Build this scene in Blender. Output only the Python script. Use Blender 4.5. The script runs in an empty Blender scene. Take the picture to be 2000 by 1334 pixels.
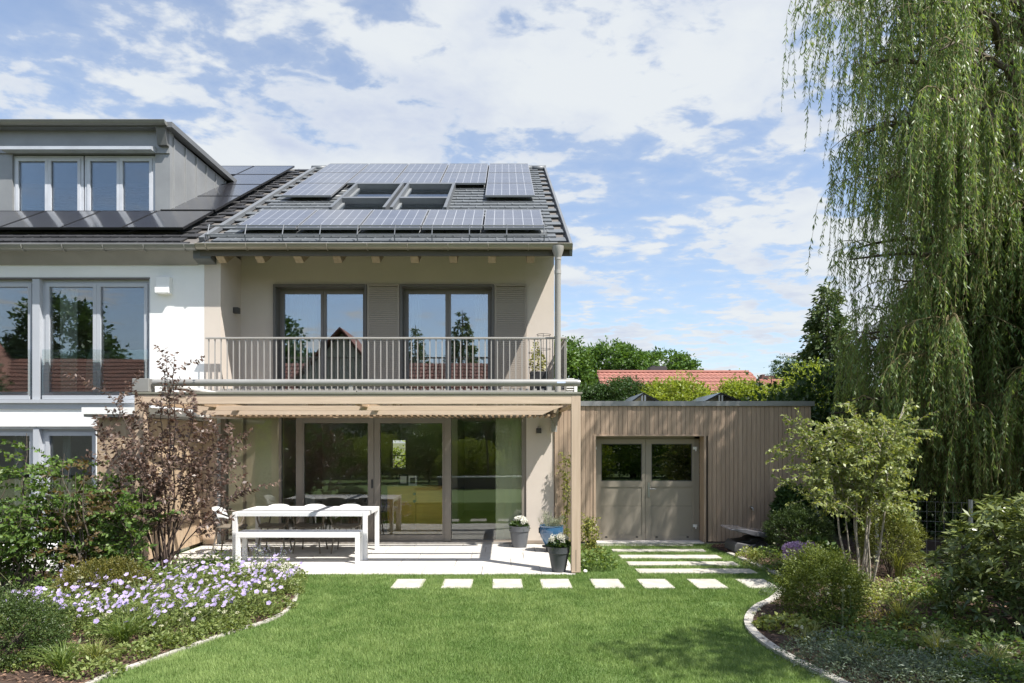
import bpy, math, random
import numpy as np
from mathutils import Vector, Matrix, Euler

random.seed(7)
RNG = np.random.default_rng(11)
SC = bpy.context.scene
COL = SC.collection

# ------------------------------------------------------------------ camera
FPX, CX0, HY, CAMH = 1300.0, 985.0, 862.0, 1.85      # focal length in photo pixels, vanishing point, eye height
cam = bpy.data.cameras.new('camera')
cam.sensor_width = 36.0
cam.lens = FPX / 2000 * 36.0
cam.shift_x = (1000 - CX0) / 2000
cam.shift_y = (HY - 667) / 2000
cam.clip_start, cam.clip_end = 0.1, 2000
camo = bpy.data.objects.new('camera', cam)
COL.objects.link(camo)
camo.location = (0, 0, CAMH)
camo.rotation_euler = (math.pi / 2, 0, 0)
SC.camera = camo

# ------------------------------------------------------------------ light, sky, exposure
SUN_DIR = Vector((1.354, -1.02, 2.52)).normalized()
sun = bpy.data.lights.new('sun', 'SUN')
sun.energy = 4.3
sun.angle = math.radians(0.5)
sun.color = (1.0, 0.96, 0.90)
suno = bpy.data.objects.new('sun', sun)
COL.objects.link(suno)
suno.rotation_euler = SUN_DIR.to_track_quat('Z', 'Y').to_euler()
suno.location = (20, -15, 40)
SC.view_settings.view_transform = 'Standard'
SC.view_settings.look = 'None'
SC.view_settings.gamma = 1.0
SC.view_settings.use_curve_mapping = False
SC.view_settings.exposure = 1.0
SC.cycles.use_denoising = True
SC.cycles.max_bounces = 10
SC.cycles.transparent_max_bounces = 24

W = bpy.data.worlds.new('World')
SC.world = W
W.use_nodes = True


def NT(tree):
    tree.nodes.clear()
    def n(kind, **kw):
        nd = tree.nodes.new(kind)
        ins = kw.pop('i', {})
        for k, v in kw.items():
            setattr(nd, k, v)
        for k, v in ins.items():
            if isinstance(v, bpy.types.NodeSocket):
                tree.links.new(v, nd.inputs[k])
            else:
                nd.inputs[k].default_value = v
        return nd
    return n


def build_world(big_at=(9, -4.3, 2.9), small_at=(6, 6, 0), cover=-0.040):
    n = NT(W.node_tree)
    m = lambda op, a, b=0.0, c=0.0, clamp=False: n('ShaderNodeMath', operation=op, use_clamp=clamp, i={0: a, 1: b, 2: c}).outputs[0]
    sky = n('ShaderNodeTexSky', sky_type='NISHITA', sun_disc=False)
    sky.sun_elevation = math.asin(SUN_DIR.z)
    sky.sun_rotation = math.atan2(SUN_DIR.x, SUN_DIR.y)
    sky.air_density, sky.dust_density, sky.ozone_density = 1.0, 0.9, 1.3
    tc = n('ShaderNodeTexCoord')
    sep = n('ShaderNodeSeparateXYZ', i={0: tc.outputs['Generated']})
    z = m('ADD', m('MAXIMUM', sep.outputs[2], 0.0), 0.10)
    u = m('DIVIDE', sep.outputs[0], z)
    v = m('DIVIDE', sep.outputs[1], z)
    uv = n('ShaderNodeCombineXYZ', i={0: u, 1: v, 2: 0.0}).outputs[0]
    # broad banks of cloud, then the small lumps that break their edges
    mp = n('ShaderNodeMapping', i={0: uv})
    mp.inputs['Rotation'].default_value = (0, 0, math.radians(-38))
    mp.inputs['Scale'].default_value = (0.75, 1.1, 1)
    mp.inputs['Location'].default_value = big_at
    big = n('ShaderNodeTexNoise', i={'Vector': mp.outputs[0], 'Scale': 0.95, 'Detail': 2.5, 'Roughness': 0.5, 'Distortion': 0.3}).outputs[0]
    mp2 = n('ShaderNodeMapping', i={0: uv})
    mp2.inputs['Rotation'].default_value = (0, 0, math.radians(-30))
    mp2.inputs['Scale'].default_value = (0.85, 1.0, 1)
    mp2.inputs['Location'].default_value = small_at
    small = n('ShaderNodeTexNoise', i={'Vector': mp2.outputs[0], 'Scale': 4.6, 'Detail': 10.0, 'Roughness': 0.56, 'Distortion': 0.25}).outputs[0]
    fine = n('ShaderNodeTexNoise', i={'Vector': mp2.outputs[0], 'Scale': 11.0, 'Detail': 8.0, 'Roughness': 0.55, 'Distortion': 0.3}).outputs[0]
    s = m('ADD', m('ADD', m('MULTIPLY', big, 0.55), m('MULTIPLY', small, 0.55)), m('MULTIPLY', fine, 0.32))
    # the cloud field thickens to the north, behind the house, and closes up over the horizon
    s = m('ADD', s, m('MULTIPLY', sep.outputs[1], 0.06))
    low = n('ShaderNodeMapRange', i={0: sep.outputs[2], 1: 0.02, 2: 0.30, 3: 0.02, 4: 0.0}).outputs[0]
    s = m('ADD', m('ADD', s, low), cover)
    mask = n('ShaderNodeMapRange', interpolation_type='SMOOTHSTEP', i={0: s, 1: 0.63, 2: 0.755, 3: 0.0, 4: 1.0}).outputs[0]
    veil = n('ShaderNodeMapRange', i={0: s, 1: 0.48, 2: 0.70, 3: 0.10, 4: 0.40}).outputs[0]
    hz = n('ShaderNodeMapRange', i={0: sep.outputs[2], 1: 0.0, 2: 0.28, 3: 0.66, 4: 0.0}).outputs[0]
    mask = m('MAXIMUM', m('MAXIMUM', mask, veil), hz)
    mask = m('MULTIPLY', mask, 0.97)
    shade = n('ShaderNodeTexNoise', i={'Vector': mp2.outputs[0], 'Scale': 2.3, 'Detail': 7.0, 'Roughness': 0.55, 'Distortion': 0.2}).outputs[0]
    shade = n('ShaderNodeMapRange', interpolation_type='SMOOTHSTEP', i={0: shade, 1: 0.36, 2: 0.60, 3: 1.0, 4: 0.0}).outputs[0]
    dens = n('ShaderNodeMapRange', i={0: s, 1: 0.70, 2: 0.90, 3: 0.35, 4: 1.0}).outputs[0]
    edge = n('ShaderNodeMapRange', i={0: s, 1: 0.62, 2: 0.76, 3: 0.8, 4: 0.0}).outputs[0]
    grey = m('MAXIMUM', m('MULTIPLY', shade, dens), edge)
    ccol = n('ShaderNodeMix', data_type='RGBA', i={0: grey, 6: (0.90, 0.945, 0.98, 1), 7: (0.61, 0.69, 0.88, 1)}).outputs[2]
    b1 = n('ShaderNodeBackground', i={0: sky.outputs[0], 1: 0.108})
    b2 = n('ShaderNodeBackground', i={0: ccol, 1: 0.46})
    mix = n('ShaderNodeMixShader', i={0: mask, 1: b1.outputs[0], 2: b2.outputs[0]})
    n('ShaderNodeOutputWorld', i={0: mix.outputs[0]})


build_world()

# ------------------------------------------------------------------ photo measure -> metres at a known depth
def PX(px, Y): return (px - CX0) / FPX * Y
def PZ(py, Y): return CAMH + (HY - py) / FPX * Y
def GY(py): return FPX * CAMH / (py - HY)
def G(px, py):
    Y = GY(py)
    return (PX(px, Y), Y)

# ------------------------------------------------------------------ materials
MATS = {}


def mat(name, col, rough=0.6, metal=0.0, spec=0.5, var=0.08, vscale=3.0, bump=0.0, bscale=60.0, rand=0.0, coat=0.0, stretch=None, col2=None, detail=5.0):
    """Principled surface: base colour with soft noise variation, optional second colour, relief, per-object spread."""
    if name in MATS:
        return MATS[name]
    mt = bpy.data.materials.new(name)
    mt.use_nodes = True
    n = NT(mt.node_tree)
    tc = n('ShaderNodeTexCoord')
    oi = n('ShaderNodeObjectInfo')
    vec = tc.outputs['Object']
    off = n('ShaderNodeVectorMath', operation='SCALE', i={0: (17.3, 9.1, 23.7), 3: oi.outputs['Random']}).outputs[0]
    vec = n('ShaderNodeVectorMath', operation='ADD', i={0: vec, 1: off}).outputs[0]
    if stretch:
        mp = n('ShaderNodeMapping', i={0: vec})
        mp.inputs['Scale'].default_value = stretch
        vec = mp.outputs[0]
    nz = n('ShaderNodeTexNoise', i={'Vector': vec, 'Scale': vscale, 'Detail': detail, 'Roughness': 0.62})
    c2 = col2 if col2 else tuple(c * (1 - var) for c in col)
    c1 = col if col2 else tuple(min(1, c * (1 + var)) for c in col)
    f = n('ShaderNodeMapRange', i={0: nz.outputs[0], 1: 0.33, 2: 0.67, 3: 0.0, 4: 1.0}).outputs[0]
    c = n('ShaderNodeMix', data_type='RGBA', i={0: f, 6: (*c1, 1), 7: (*c2, 1)}).outputs[2]
    if rand:
        v = n('ShaderNodeMapRange', i={0: oi.outputs['Random'], 1: 0.0, 2: 1.0, 3: 1 - rand, 4: 1 + rand}).outputs[0]
        hs = n('ShaderNodeHueSaturation', i={'Color': c, 'Value': v})
        c = hs.outputs[0]
    p = n('ShaderNodeBsdfPrincipled', i={'Base Color': c, 'Roughness': rough, 'Metallic': metal, 'Specular IOR Level': spec, 'Coat Weight': coat, 'Coat Roughness': 0.08})
    if bump:
        nb = n('ShaderNodeTexNoise', i={'Vector': vec, 'Scale': bscale, 'Detail': 4.0})
        bp = n('ShaderNodeBump', i={'Strength': bump, 'Distance': 0.01, 'Height': nb.outputs[0]})
        mt.node_tree.links.new(bp.outputs[0], p.inputs['Normal'])
    n('ShaderNodeOutputMaterial', i={0: p.outputs[0]})
    MATS[name] = mt
    return mt


def leafmat(name, c1, c2, trans=0.35, rough=0.45, spec=0.35, tcol=None):
    """Leaf: two tones spread leaf by leaf, light passing through the blade."""
    if name in MATS:
        return MATS[name]
    mt = bpy.data.materials.new(name)
    mt.use_nodes = True
    n = NT(mt.node_tree)
    at = n('ShaderNodeAttribute', attribute_name='tone')
    c = n('ShaderNodeMix', data_type='RGBA', i={0: at.outputs['Fac'], 6: (*c1, 1), 7: (*c2, 1)}).outputs[2]
    p = n('ShaderNodeBsdfPrincipled', i={'Base Color': c, 'Roughness': rough, 'Specular IOR Level': spec})
    tint = n('ShaderNodeMix', data_type='RGBA', blend_type='MULTIPLY', i={0: 1.0, 6: c, 7: (*(tcol or (1.5, 1.45, 0.6)), 1)}).outputs[2]
    t = n('ShaderNodeBsdfTranslucent', i={0: tint})
    mx = n('ShaderNodeMixShader', i={0: trans, 1: p.outputs[0], 2: t.outputs[0]})
    n('ShaderNodeOutputMaterial', i={0: mx.outputs[0]})
    MATS[name] = mt
    return mt


def glassmat(name, refl=0.25, tint=(0.86, 0.90, 0.88), ior=1.5):
    """Thin coated glazing: part mirror, part clear."""
    if name in MATS:
        return MATS[name]
    mt = bpy.data.materials.new(name)
    mt.use_nodes = True
    n = NT(mt.node_tree)
    fr = n('ShaderNodeFresnel', i={'IOR': ior}).outputs[0]
    f = n('ShaderNodeMapRange', i={0: fr, 1: 0.04, 2: 1.0, 3: refl, 4: 1.0}).outputs[0]
    t = n('ShaderNodeBsdfTransparent', i={0: (*tint, 1)})
    tc = n('ShaderNodeTexCoord')
    nz = n('ShaderNodeTexNoise', i={'Vector': tc.outputs['Object'], 'Scale': 1.3, 'Detail': 1.0})
    bp = n('ShaderNodeBump', i={'Strength': 0.035, 'Distance': 0.02, 'Height': nz.outputs[0]})
    g = n('ShaderNodeBsdfGlossy', i={'Color': (0.93, 0.96, 1.0, 1), 'Roughness': 0.0, 'Normal': bp.outputs[0]})
    mx = n('ShaderNodeMixShader', i={0: f, 1: t.outputs[0], 2: g.outputs[0]})
    n('ShaderNodeOutputMaterial', i={0: mx.outputs[0]})
    MATS[name] = mt
    return mt


def wood(name, c1, c2, axis, rand=0.1, rough=0.65):
    s = [14.0, 14.0, 14.0]
    s['xyz'.index(axis)] = 0.9
    return mat(name, c1, rough, col2=c2, vscale=2.2, stretch=tuple(s), bump=0.12, bscale=5.0, rand=rand, spec=0.25, detail=6.0)


# ------------------------------------------------------------------ objects
ORG = {}


def link(o):
    COL.objects.link(o)
    return o


def props(o, label=None, cat=None, group=None, kind=None):
    if label: o['label'] = label
    if cat: o['category'] = cat
    if group: o['group'] = group
    if kind: o['kind'] = kind
    return o


def thing(name, label, cat, loc=(0, 0, 0), group=None, rotz=0.0):
    o = link(bpy.data.objects.new(name, None))
    o.empty_display_size = 0.2
    o.location = loc
    o.rotation_euler = (0, 0, rotz)
    ORG[o] = Vector(loc)
    return props(o, label, cat, group)


def setting(name, loc=(0, 0, 0)):
    o = link(bpy.data.objects.new(name, None))
    o.location = loc
    ORG[o] = Vector(loc)
    return props(o, kind='structure')


def inst(name, me, parent, loc, rot=(0, 0, 0), scale=(1, 1, 1)):
    """One more object that shares a mesh; loc is in world metres for an unrotated parent."""
    o = link(bpy.data.objects.new(name, me))
    if parent is not None:
        o.parent = parent
        o.location = Vector(loc) - ORG[parent]
        ORG[o] = Vector(loc)
    else:
        o.location = loc
        ORG[o] = Vector(loc)
    o.rotation_euler = rot
    o.scale = scale
    return o


def copy_tree(o, parent=None):
    c = o.copy()
    COL.objects.link(c)
    if parent is not None:
        c.parent = parent
    for ch in list(o.children):
        copy_tree(ch, c)
    return c


class B:
    """Collects faces for one mesh."""
    def __init__(s):
        s.v, s.f, s.m, s.mi = [], [], [], 0

    def add(s, vs, fs):
        k = len(s.v)
        s.v += [tuple(p) for p in vs]
        for f in fs:
            s.f.append(tuple(i + k for i in f))
            s.m.append(s.mi)
        return s

    def box(s, x0, x1, y0, y1, z0, z1):
        return s.hexa([(x0, y0, z0), (x1, y0, z0), (x1, y1, z0), (x0, y1, z0), (x0, y0, z1), (x1, y0, z1), (x1, y1, z1), (x0, y1, z1)])

    def hexa(s, p):
        return s.add(p, [(0, 3, 2, 1), (4, 5, 6, 7), (0, 1, 5, 4), (1, 2, 6, 5), (2, 3, 7, 6), (3, 0, 4, 7)])

    def quad(s, a, b, c, d):
        return s.add([a, b, c, d], [(0, 1, 2, 3)])

    def prism(s, poly, axis, a, b):
        """poly: 2-D points; extruded along axis x, y or z from a to b."""
        def P(p, t):
            return (t, p[0], p[1]) if axis == 'x' else (p[0], t, p[1]) if axis == 'y' else (p[0], p[1], t)
        k = len(poly)
        vs = [P(p, a) for p in poly] + [P(p, b) for p in poly]
        fs = [tuple(range(k - 1, -1, -1)), tuple(range(k, 2 * k))] + [(i, (i + 1) % k, k + (i + 1) % k, k + i) for i in range(k)]
        return s.add(vs, fs)

    def tube(s, pts, r, n=8, cap=True):
        pts = [Vector(p) for p in pts]
        rs = r if isinstance(r, (list, tuple)) else [r] * len(pts)
        vs, fs = [], []
        ref = None
        for i, p in enumerate(pts):
            d = (pts[min(i + 1, len(pts) - 1)] - pts[max(i - 1, 0)])
            d = d.normalized() if d.length > 1e-9 else Vector((0, 0, 1))
            if ref is None:
                ref = d.orthogonal().normalized()
            ref = (ref - d * ref.dot(d))
            ref = ref.normalized() if ref.length > 1e-6 else d.orthogonal().normalized()
            bi = d.cross(ref)
            for k in range(n):
                a = 2 * math.pi * k / n
                vs.append(p + (ref * math.cos(a) + bi * math.sin(a)) * rs[i])
        for i in range(len(pts) - 1):
            for k in range(n):
                k2 = (k + 1) % n
                fs.append((i * n + k, i * n + k2, (i + 1) * n + k2, (i + 1) * n + k))
        if cap:
            fs.append(tuple(range(n - 1, -1, -1)))
            fs.append(tuple((len(pts) - 1) * n + k for k in range(n)))
        return s.add(vs, fs)

    def lathe(s, prof, c=(0, 0, 0), n=28, capb=True, capt=False):
        vs, fs = [], []
        for r, z in prof:
            for k in range(n):
                a = 2 * math.pi * k / n
                vs.append((c[0] + r * math.cos(a), c[1] + r * math.sin(a), c[2] + z))
        for i in range(len(prof) - 1):
            for k in range(n):
                k2 = (k + 1) % n
                fs.append((i * n + k, i * n + k2, (i + 1) * n + k2, (i + 1) * n + k))
        if capb: fs.append(tuple(range(n - 1, -1, -1)))
        if capt: fs.append(tuple((len(prof) - 1) * n + k for k in range(n)))
        return s.add(vs, fs)

    def mesh(s, name, mats, org=(0, 0, 0), smooth=False):
        me = bpy.data.meshes.new(name)
        o = Vector(org)
        me.from_pydata([(p[0] - o.x, p[1] - o.y, p[2] - o.z) for p in s.v], [], s.f)
        for mt in (mats if isinstance(mats, (list, tuple)) else [mats]):
            me.materials.append(mt)
        if any(s.m):
            me.polygons.foreach_set('material_index', s.m)
        if smooth:
            me.polygons.foreach_set('use_smooth', [True] * len(s.f))
        me.update()
        return me

    def build(s, name, mats, parent=None, label=None, cat=None, group=None, kind=None, loc=None, smooth=False, bevel=0.0, local=False):
        """Mesh object. Vertices are in world metres unless local (then in the parent's own frame)."""
        org = Vector((0, 0, 0)) if local else (ORG[parent] if parent is not None else Vector(loc or (0, 0, 0)))
        me = s.mesh(name, mats, org, smooth)
        o = link(bpy.data.objects.new(name, me))
        if parent is not None:
            o.parent = parent
            ORG[o] = ORG[parent]
        else:
            o.location = org
            ORG[o] = org
        if bevel:
            md = o.modifiers.new('soft_edge', 'BEVEL')
            md.width, md.segments, md.limit_method = bevel, 2, 'ANGLE'
        if smooth:
            try:
                me.set_sharp_from_angle(angle=math.radians(38))
            except Exception:
                pass
        return props(o, label, cat, group, kind)


def npmesh(name, V, F, matl, tone=None, parent=None, org=None, kind=None, label=None, cat=None, group=None, k=4):
    """Fast mesh from numpy arrays; F is (n,k)."""
    me = npdata(name, V, F, matl, tone, (ORG[parent] if parent is not None else Vector(org or (0, 0, 0))) if org != 'local' else Vector((0, 0, 0)))
    o = link(bpy.data.objects.new(name, me))
    if parent is not None:
        o.parent = parent
        ORG[o] = ORG[parent]
    else:
        o.location = org or (0, 0, 0)
        ORG[o] = Vector(org or (0, 0, 0))
    return props(o, label, cat, group, kind)


def npdata(name, V, F, matl, tone=None, org=(0, 0, 0)):
    V = np.asarray(V, np.float32) - np.array(org, np.float32)
    F = np.asarray(F, np.int32)
    me = bpy.data.meshes.new(name)
    n, k = F.shape
    me.vertices.add(len(V))
    me.vertices.foreach_set('co', V.ravel())
    me.loops.add(n * k)
    me.loops.foreach_set('vertex_index', F.ravel())
    me.polygons.add(n)
    me.polygons.foreach_set('loop_start', np.arange(n, dtype=np.int32) * k)
    me.materials.append(matl)
    if tone is not None:
        a = me.attributes.new('tone', 'FLOAT', 'POINT')
        a.data.foreach_set('value', np.asarray(tone, np.float32))
    me.update(calc_edges=True)
    return me


def unit(a):
    return a / np.maximum(np.linalg.norm(a, axis=1, keepdims=True), 1e-9)


def leaf_arrays(P, D, L, Wd, up=0.0, wide=0.42, fold=0.18, tone=None):
    """Diamond leaves, a little folded along the midrib. up: 0 random roll, 1 blades lie flat."""
    N = len(P)
    D = unit(D)
    R = RNG.normal(size=(N, 3))
    R = unit(R) * (1 - up) + np.array([0, 0, 1.0]) * up
    S = unit(np.cross(D, R))
    Nn = np.cross(S, D)
    L = np.broadcast_to(np.asarray(L, float), (N,))[:, None]
    Wd = np.broadcast_to(np.asarray(Wd, float), (N,))[:, None]
    mid = P + D * L * wide + Nn * Wd * fold
    V = np.stack([P, mid + S * Wd * 0.5, P + D * L - Nn * Wd * fold * 0.6, mid - S * Wd * 0.5], 1).reshape(-1, 3)
    F = np.arange(N * 4).reshape(N, 4)
    if tone is None:
        tone = RNG.random(N)
    return V, F, np.repeat(np.clip(tone, 0, 1), 4)


def merge(arrs):
    Vs, Fs, Ts, k = [], [], [], 0
    for V, F, T in arrs:
        Vs.append(V); Fs.append(F + k); Ts.append(T)
        k += len(V)
    return np.concatenate(Vs), np.concatenate(Fs), np.concatenate(Ts)

# ------------------------------------------------------------------ palette
M_white = mat('white_render', (0.80, 0.80, 0.78), 0.85, var=0.04, vscale=0.9, detail=8.0, bump=0.10, bscale=220)
M_beige = mat('beige_render', (0.575, 0.508, 0.442), 0.88, var=0.055, vscale=0.8, detail=8.0, bump=0.12, bscale=200)
M_plinth = mat('plinth_render', (0.33, 0.27, 0.22), 0.9, var=0.08)
M_taupe = mat('taupe_frame', (0.215, 0.19, 0.16), 0.45, var=0.03, spec=0.4)
M_dkframe = mat('dark_frame', (0.125, 0.115, 0.105), 0.5, var=0.05)
M_alu = mat('grey_aluminium_frame', (0.42, 0.44, 0.47), 0.4, var=0.03, spec=0.5)
M_zinc = mat('zinc_sheet', (0.27, 0.275, 0.275), 0.45, 0.25, var=0.10, vscale=1.5, bump=0.05, bscale=30)
M_zincdk = mat('zinc_fascia', (0.145, 0.145, 0.138), 0.5, 0.1, var=0.06)
M_gutter = mat('gutter_metal', (0.30, 0.275, 0.225), 0.4, 0.3, var=0.05)
M_pipe = mat('grey_pipe_coating', (0.34, 0.325, 0.30), 0.4, var=0.03)
M_tile = mat('slate_grey_tile', (0.115, 0.125, 0.132), 0.48, var=0.12, vscale=6, rand=0.09, bump=0.15, bscale=90, spec=0.5)
M_larch = wood('larch_beam', (0.60, 0.475, 0.36), (0.51, 0.395, 0.295), 'x', 0.05)
M_larchz = wood('larch_post', (0.54, 0.42, 0.315), (0.46, 0.35, 0.255), 'z', 0.05)
M_larchy = wood('larch_batten', (0.46, 0.33, 0.22), (0.36, 0.25, 0.16), 'y', 0.1)
M_board = wood('weathered_board', (0.43, 0.322, 0.235), (0.345, 0.252, 0.18), 'z', 0.065)
M_boardl = wood('pale_shed_board', (0.50, 0.39, 0.275), (0.38, 0.27, 0.175), 'z', 0.08)
M_rafter = wood('rafter_wood', (0.40, 0.32, 0.22), (0.30, 0.235, 0.16), 'y', 0.08)
M_room = mat('room_wall', (0.62, 0.58, 0.52), 0.9, var=0.03)
M_roomfl = wood('room_floor', (0.34, 0.24, 0.15), (0.27, 0.18, 0.11), 'x', 0.0, 0.4)
M_slab = mat('light_concrete_slab', (0.52, 0.495, 0.455), 0.85, var=0.10, vscale=3.0, rand=0.05, bump=0.1, bscale=150, detail=9.0)
M_curtain = mat('sheer_curtain', (0.66, 0.66, 0.60), 0.9, var=0.04)
M_black = mat('black_plastic', (0.02, 0.02, 0.021), 0.5, var=0.1)
M_steel = mat('brushed_steel', (0.55, 0.55, 0.55), 0.3, 0.9, var=0.05)
M_whitepl = mat('white_plastic', (0.78, 0.78, 0.76), 0.45, var=0.02)
GL_up = glassmat('balcony_window_glass', 0.30, (0.72, 0.76, 0.76))
GL_wh = glassmat('white_house_glass', 0.16, (0.88, 0.91, 0.90))
GL_lo = glassmat('terrace_door_glass', 0.085, (0.965, 0.975, 0.94))
GL_rail = glassmat('balustrade_glass', 0.05, (0.93, 0.965, 0.955))
GL_gar = glassmat('garage_door_glass', 0.10, (0.3, 0.32, 0.32))
GL_roof = glassmat('skylight_glass', 0.14, (0.5, 0.53, 0.55))

# ------------------------------------------------------------------ ground
gm = mat('meadow_ground', (0.085, 0.11, 0.04), 0.95, col2=(0.12, 0.115, 0.06), vscale=0.4)
b = B()
for i in range(48):
    a0, a1 = 2 * math.pi * i / 48, 2 * math.pi * (i + 1) / 48
    b.add([(0, 0, -0.08), (700 * math.cos(a0), 700 * math.sin(a0), -0.08), (700 * math.cos(a1), 700 * math.sin(a1), -0.08)], [(0, 1, 2)])
b.build('ground', gm, kind='structure')

YW, YP, YE, ZE, SL = 12.03, 11.16, 10.90, 5.07, 0.588      # rear wall, white front, eave line, eave height, roof slope
RA = math.atan(SL)
def ROOF(x, t, h=0.0):
    k = math.hypot(1, SL)
    return Vector((x, YE + t - SL / k * h, ZE + SL * t + h / k))


# ------------------------------------------------------------------ beige house
house = thing('beige_house', 'beige rendered house with dark tiled roof, recessed balcony and wide glass terrace doors', 'house', (-2.0, 12.0, 0))
ZF = 2.66
b = B()
wins = [(-4.164, -2.48), (-1.88, -0.185)]
ZT = 4.68
xs = [-4.757, wins[0][0], wins[0][1], wins[1][0], wins[1][1], 0.898]
for k in (0, 2, 4):
    b.box(xs[k], xs[k + 1], YW, YW + 0.3, ZF, ZT)
b.box(-4.757, 0.898, YW, YW + 0.3, ZT, 5.62)
b.box(-5.03, -4.757, YP, YW + 0.3, 2.26, 5.12)                     # party wall pier beside the balcony
b.box(0.398, 0.898, YW, YW + 0.3, 0.06, 2.31)                      # plaster pier beside the glass
b.box(-5.03, 0.898, YW + 0.02, YW + 0.3, 2.31, ZF)                 # lintel band
b.prism([(YW + 0.3, 0), (24.4, 0), (24.4, 5.6), (17.9, 9.02), (YW + 0.3, 5.62)], 'x', 0.62, 0.898)
b.prism([(YW + 0.3, 0), (24.4, 0), (24.4, 5.6), (17.9, 9.02), (YW + 0.3, 5.62)], 'x', -5.03, -4.78)
b.build('wall', M_beige, house)
B().box(0.40, 0.893, YW - 0.004, YW + 0.28, 0, 0.06).box(-5.03, 0.40, YW + 0.03, YW + 0.28, -0.02, 0.045).build('plinth', M_plinth, house)
# rooms behind the glass
b = B()
b.box(-4.78, -2.96, 17.5, 17.7, 0, 2.4); b.box(-2.60, 0.62, 17.5, 17.7, 0, 2.4)
b.box(-2.96, -2.60, 17.5, 17.7, 0, 1.15); b.box(-2.96, -2.60, 17.5, 17.7, 1.88, 2.4)
b.box(-4.78, 0.62, YW + 0.3, 17.5, 2.36, 2.5)
b.box(-4.78, 0.62, 15.0, 15.2, 2.66, 5.6); b.box(-2.25, -2.1, YW + 0.3, 15.0, 2.66, 5.6); b.box(-4.78, 0.62, YW + 0.3, 15.0, 5.05, 5.15)
b.box(-1.2, -1.05, 14.9, 17.5, 0, 2.36)
b.build('room_wall', M_room, house)
B().box(-4.78, 0.62, YW + 0.1, 17.5, -0.05, 0.03).box(-4.78, 0.62, YW + 0.3, 15.0, 2.56, 2.7).build('room_floor', M_roomfl, house)
# interior window to the street side
B().box(-2.98, -2.58, 17.46, 17.5, 1.12, 1.15).box(-2.96, -2.60, 17.55, 17.6, 1.46, 1.49).build('rear_window', M_whitepl, house)

# balcony slab and deck boards
me = B().box(-.04, .04, 11.03, YW, 2.32, 2.62).mesh('deck_joist', M_rafter)
for x in (-4.70, -3.3, -1.9, -.5, .86):
    inst('deck_joist', me, house, (x, 0, 0))
B().box(-4.757, 0.95, 10.99, 11.03, 2.50, 2.62).build('deck_edge', M_pipe, house)
bd = B().box(-0.03, 0.03, 10.99, 12.02, 2.62, 2.72)
me = bd.mesh('deck_board', M_pipe)
x = -4.66
while x < 0.95:
    inst('deck_board', me, house, (x, 0, 0)); x += 0.123

# rafters with tapered noses
me = B().prism([(10.98, 4.985), (10.98, 4.90), (11.12, 4.83), (12.1, 5.42), (12.1, 5.66)], 'x', -0.065, 0.065).mesh('rafter', M_rafter)
for i in range(9):
    inst('rafter', me, house, (-4.70 + 0.642 * i, 0, 0))

# roof body
roof = B()
k = math.hypot(1, SL)
for (xa, xb) in ((-5.03, 1.085),):
    p = [ROOF(xa, 0.02, -0.05), ROOF(xb, 0.02, -0.05), ROOF(xb, 7.06, -0.05), ROOF(xa, 7.06, -0.05)]
    q = [ROOF(xa, 0.02, -0.17), ROOF(xb, 0.02, -0.17), ROOF(xb, 7.06, -0.17), ROOF(xa, 7.06, -0.17)]
    roof.hexa(q + p)
    rb = [Vector((xx, 25.0, 5.1)) for xx in (xa, xb)]
    roof.hexa([q[3], q[2], rb[1] - Vector((0, 0, .12)), rb[0] - Vector((0, 0, .12)), p[3], p[2], rb[1], rb[0]])
roofo = roof.build('roof', mat('roof_underlay', (0.12, 0.11, 0.10), 0.8), house)
# verge flashing on the right, valley strip on the party line, ridge cap
b = B()
b.hexa([ROOF(1.07, -0.06, -0.17), ROOF(1.115, -0.06, -0.17), ROOF(1.115, 7.1, -0.17), ROOF(1.07, 7.1, -0.17), ROOF(1.07, -0.06, 0.035), ROOF(1.115, -0.06, 0.035), ROOF(1.115, 7.1, 0.035), ROOF(1.07, 7.1, 0.035)])
b.build('verge_flashing', mat('lead_flashing', (0.17, 0.18, 0.19), 0.5, 0.2), roofo)
b = B()
b.hexa([ROOF(-5.14, 0.3, -0.03), ROOF(-5.05, 0.3, -0.03), ROOF(-5.05, 7.0, -0.03), ROOF(-5.14, 7.0, -0.03), ROOF(-5.14, 0.3, 0.04), ROOF(-5.05, 0.3, 0.04), ROOF(-5.05, 7.0, 0.04), ROOF(-5.14, 7.0, 0.04)])
b.build('party_wall_flashing', MATS['lead_flashing'], roofo)
me = B().tube([(-0.19, 0, 0), (0.2, 0, 0)], [0.085, 0.095], 10).mesh('ridge_tile', M_tile, smooth=True)
x = -5.0
while x < 1.05:
    inst('ridge_tile', me, roofo, ROOF(x, 7.06, -0.02)); x += 0.37

# tiles, laid course by course; the exposed nearest ones are single, the rest one joined part
def tile_arrays():
    w, l, h = 0.296, 0.335, 0.022
    prof = [(-w / 2, 0.0), (-w / 2 + 0.02, 0.007), (-w / 2 + 0.04, 0.0), (w / 2, 0.0)]
    b = B()
    n = len(prof)
    vs = [(x, 0, z) for x, z in prof] + [(x, 0, z + h) for x, z in prof] + [(x, l, z - 0.004) for x, z in prof] + [(x, l, z + h - 0.012) for x, z in prof]
    fs = []
    for i in range(n - 1):
        fs += [(i, i + 1, n + i + 1, n + i), (n + i, n + i + 1, 3 * n + i + 1, 3 * n + i)]
    fs += [(0, n, 3 * n, 2 * n), (n - 1, 3 * n - 1, 4 * n - 1, 2 * n - 1)]
    b.add(vs, fs)
    return b


tb = tile_arrays()
tile_me = tb.mesh('roof_tile', M_tile)
TV = np.array(tb.v); TF = np.array(tb.f)


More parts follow.
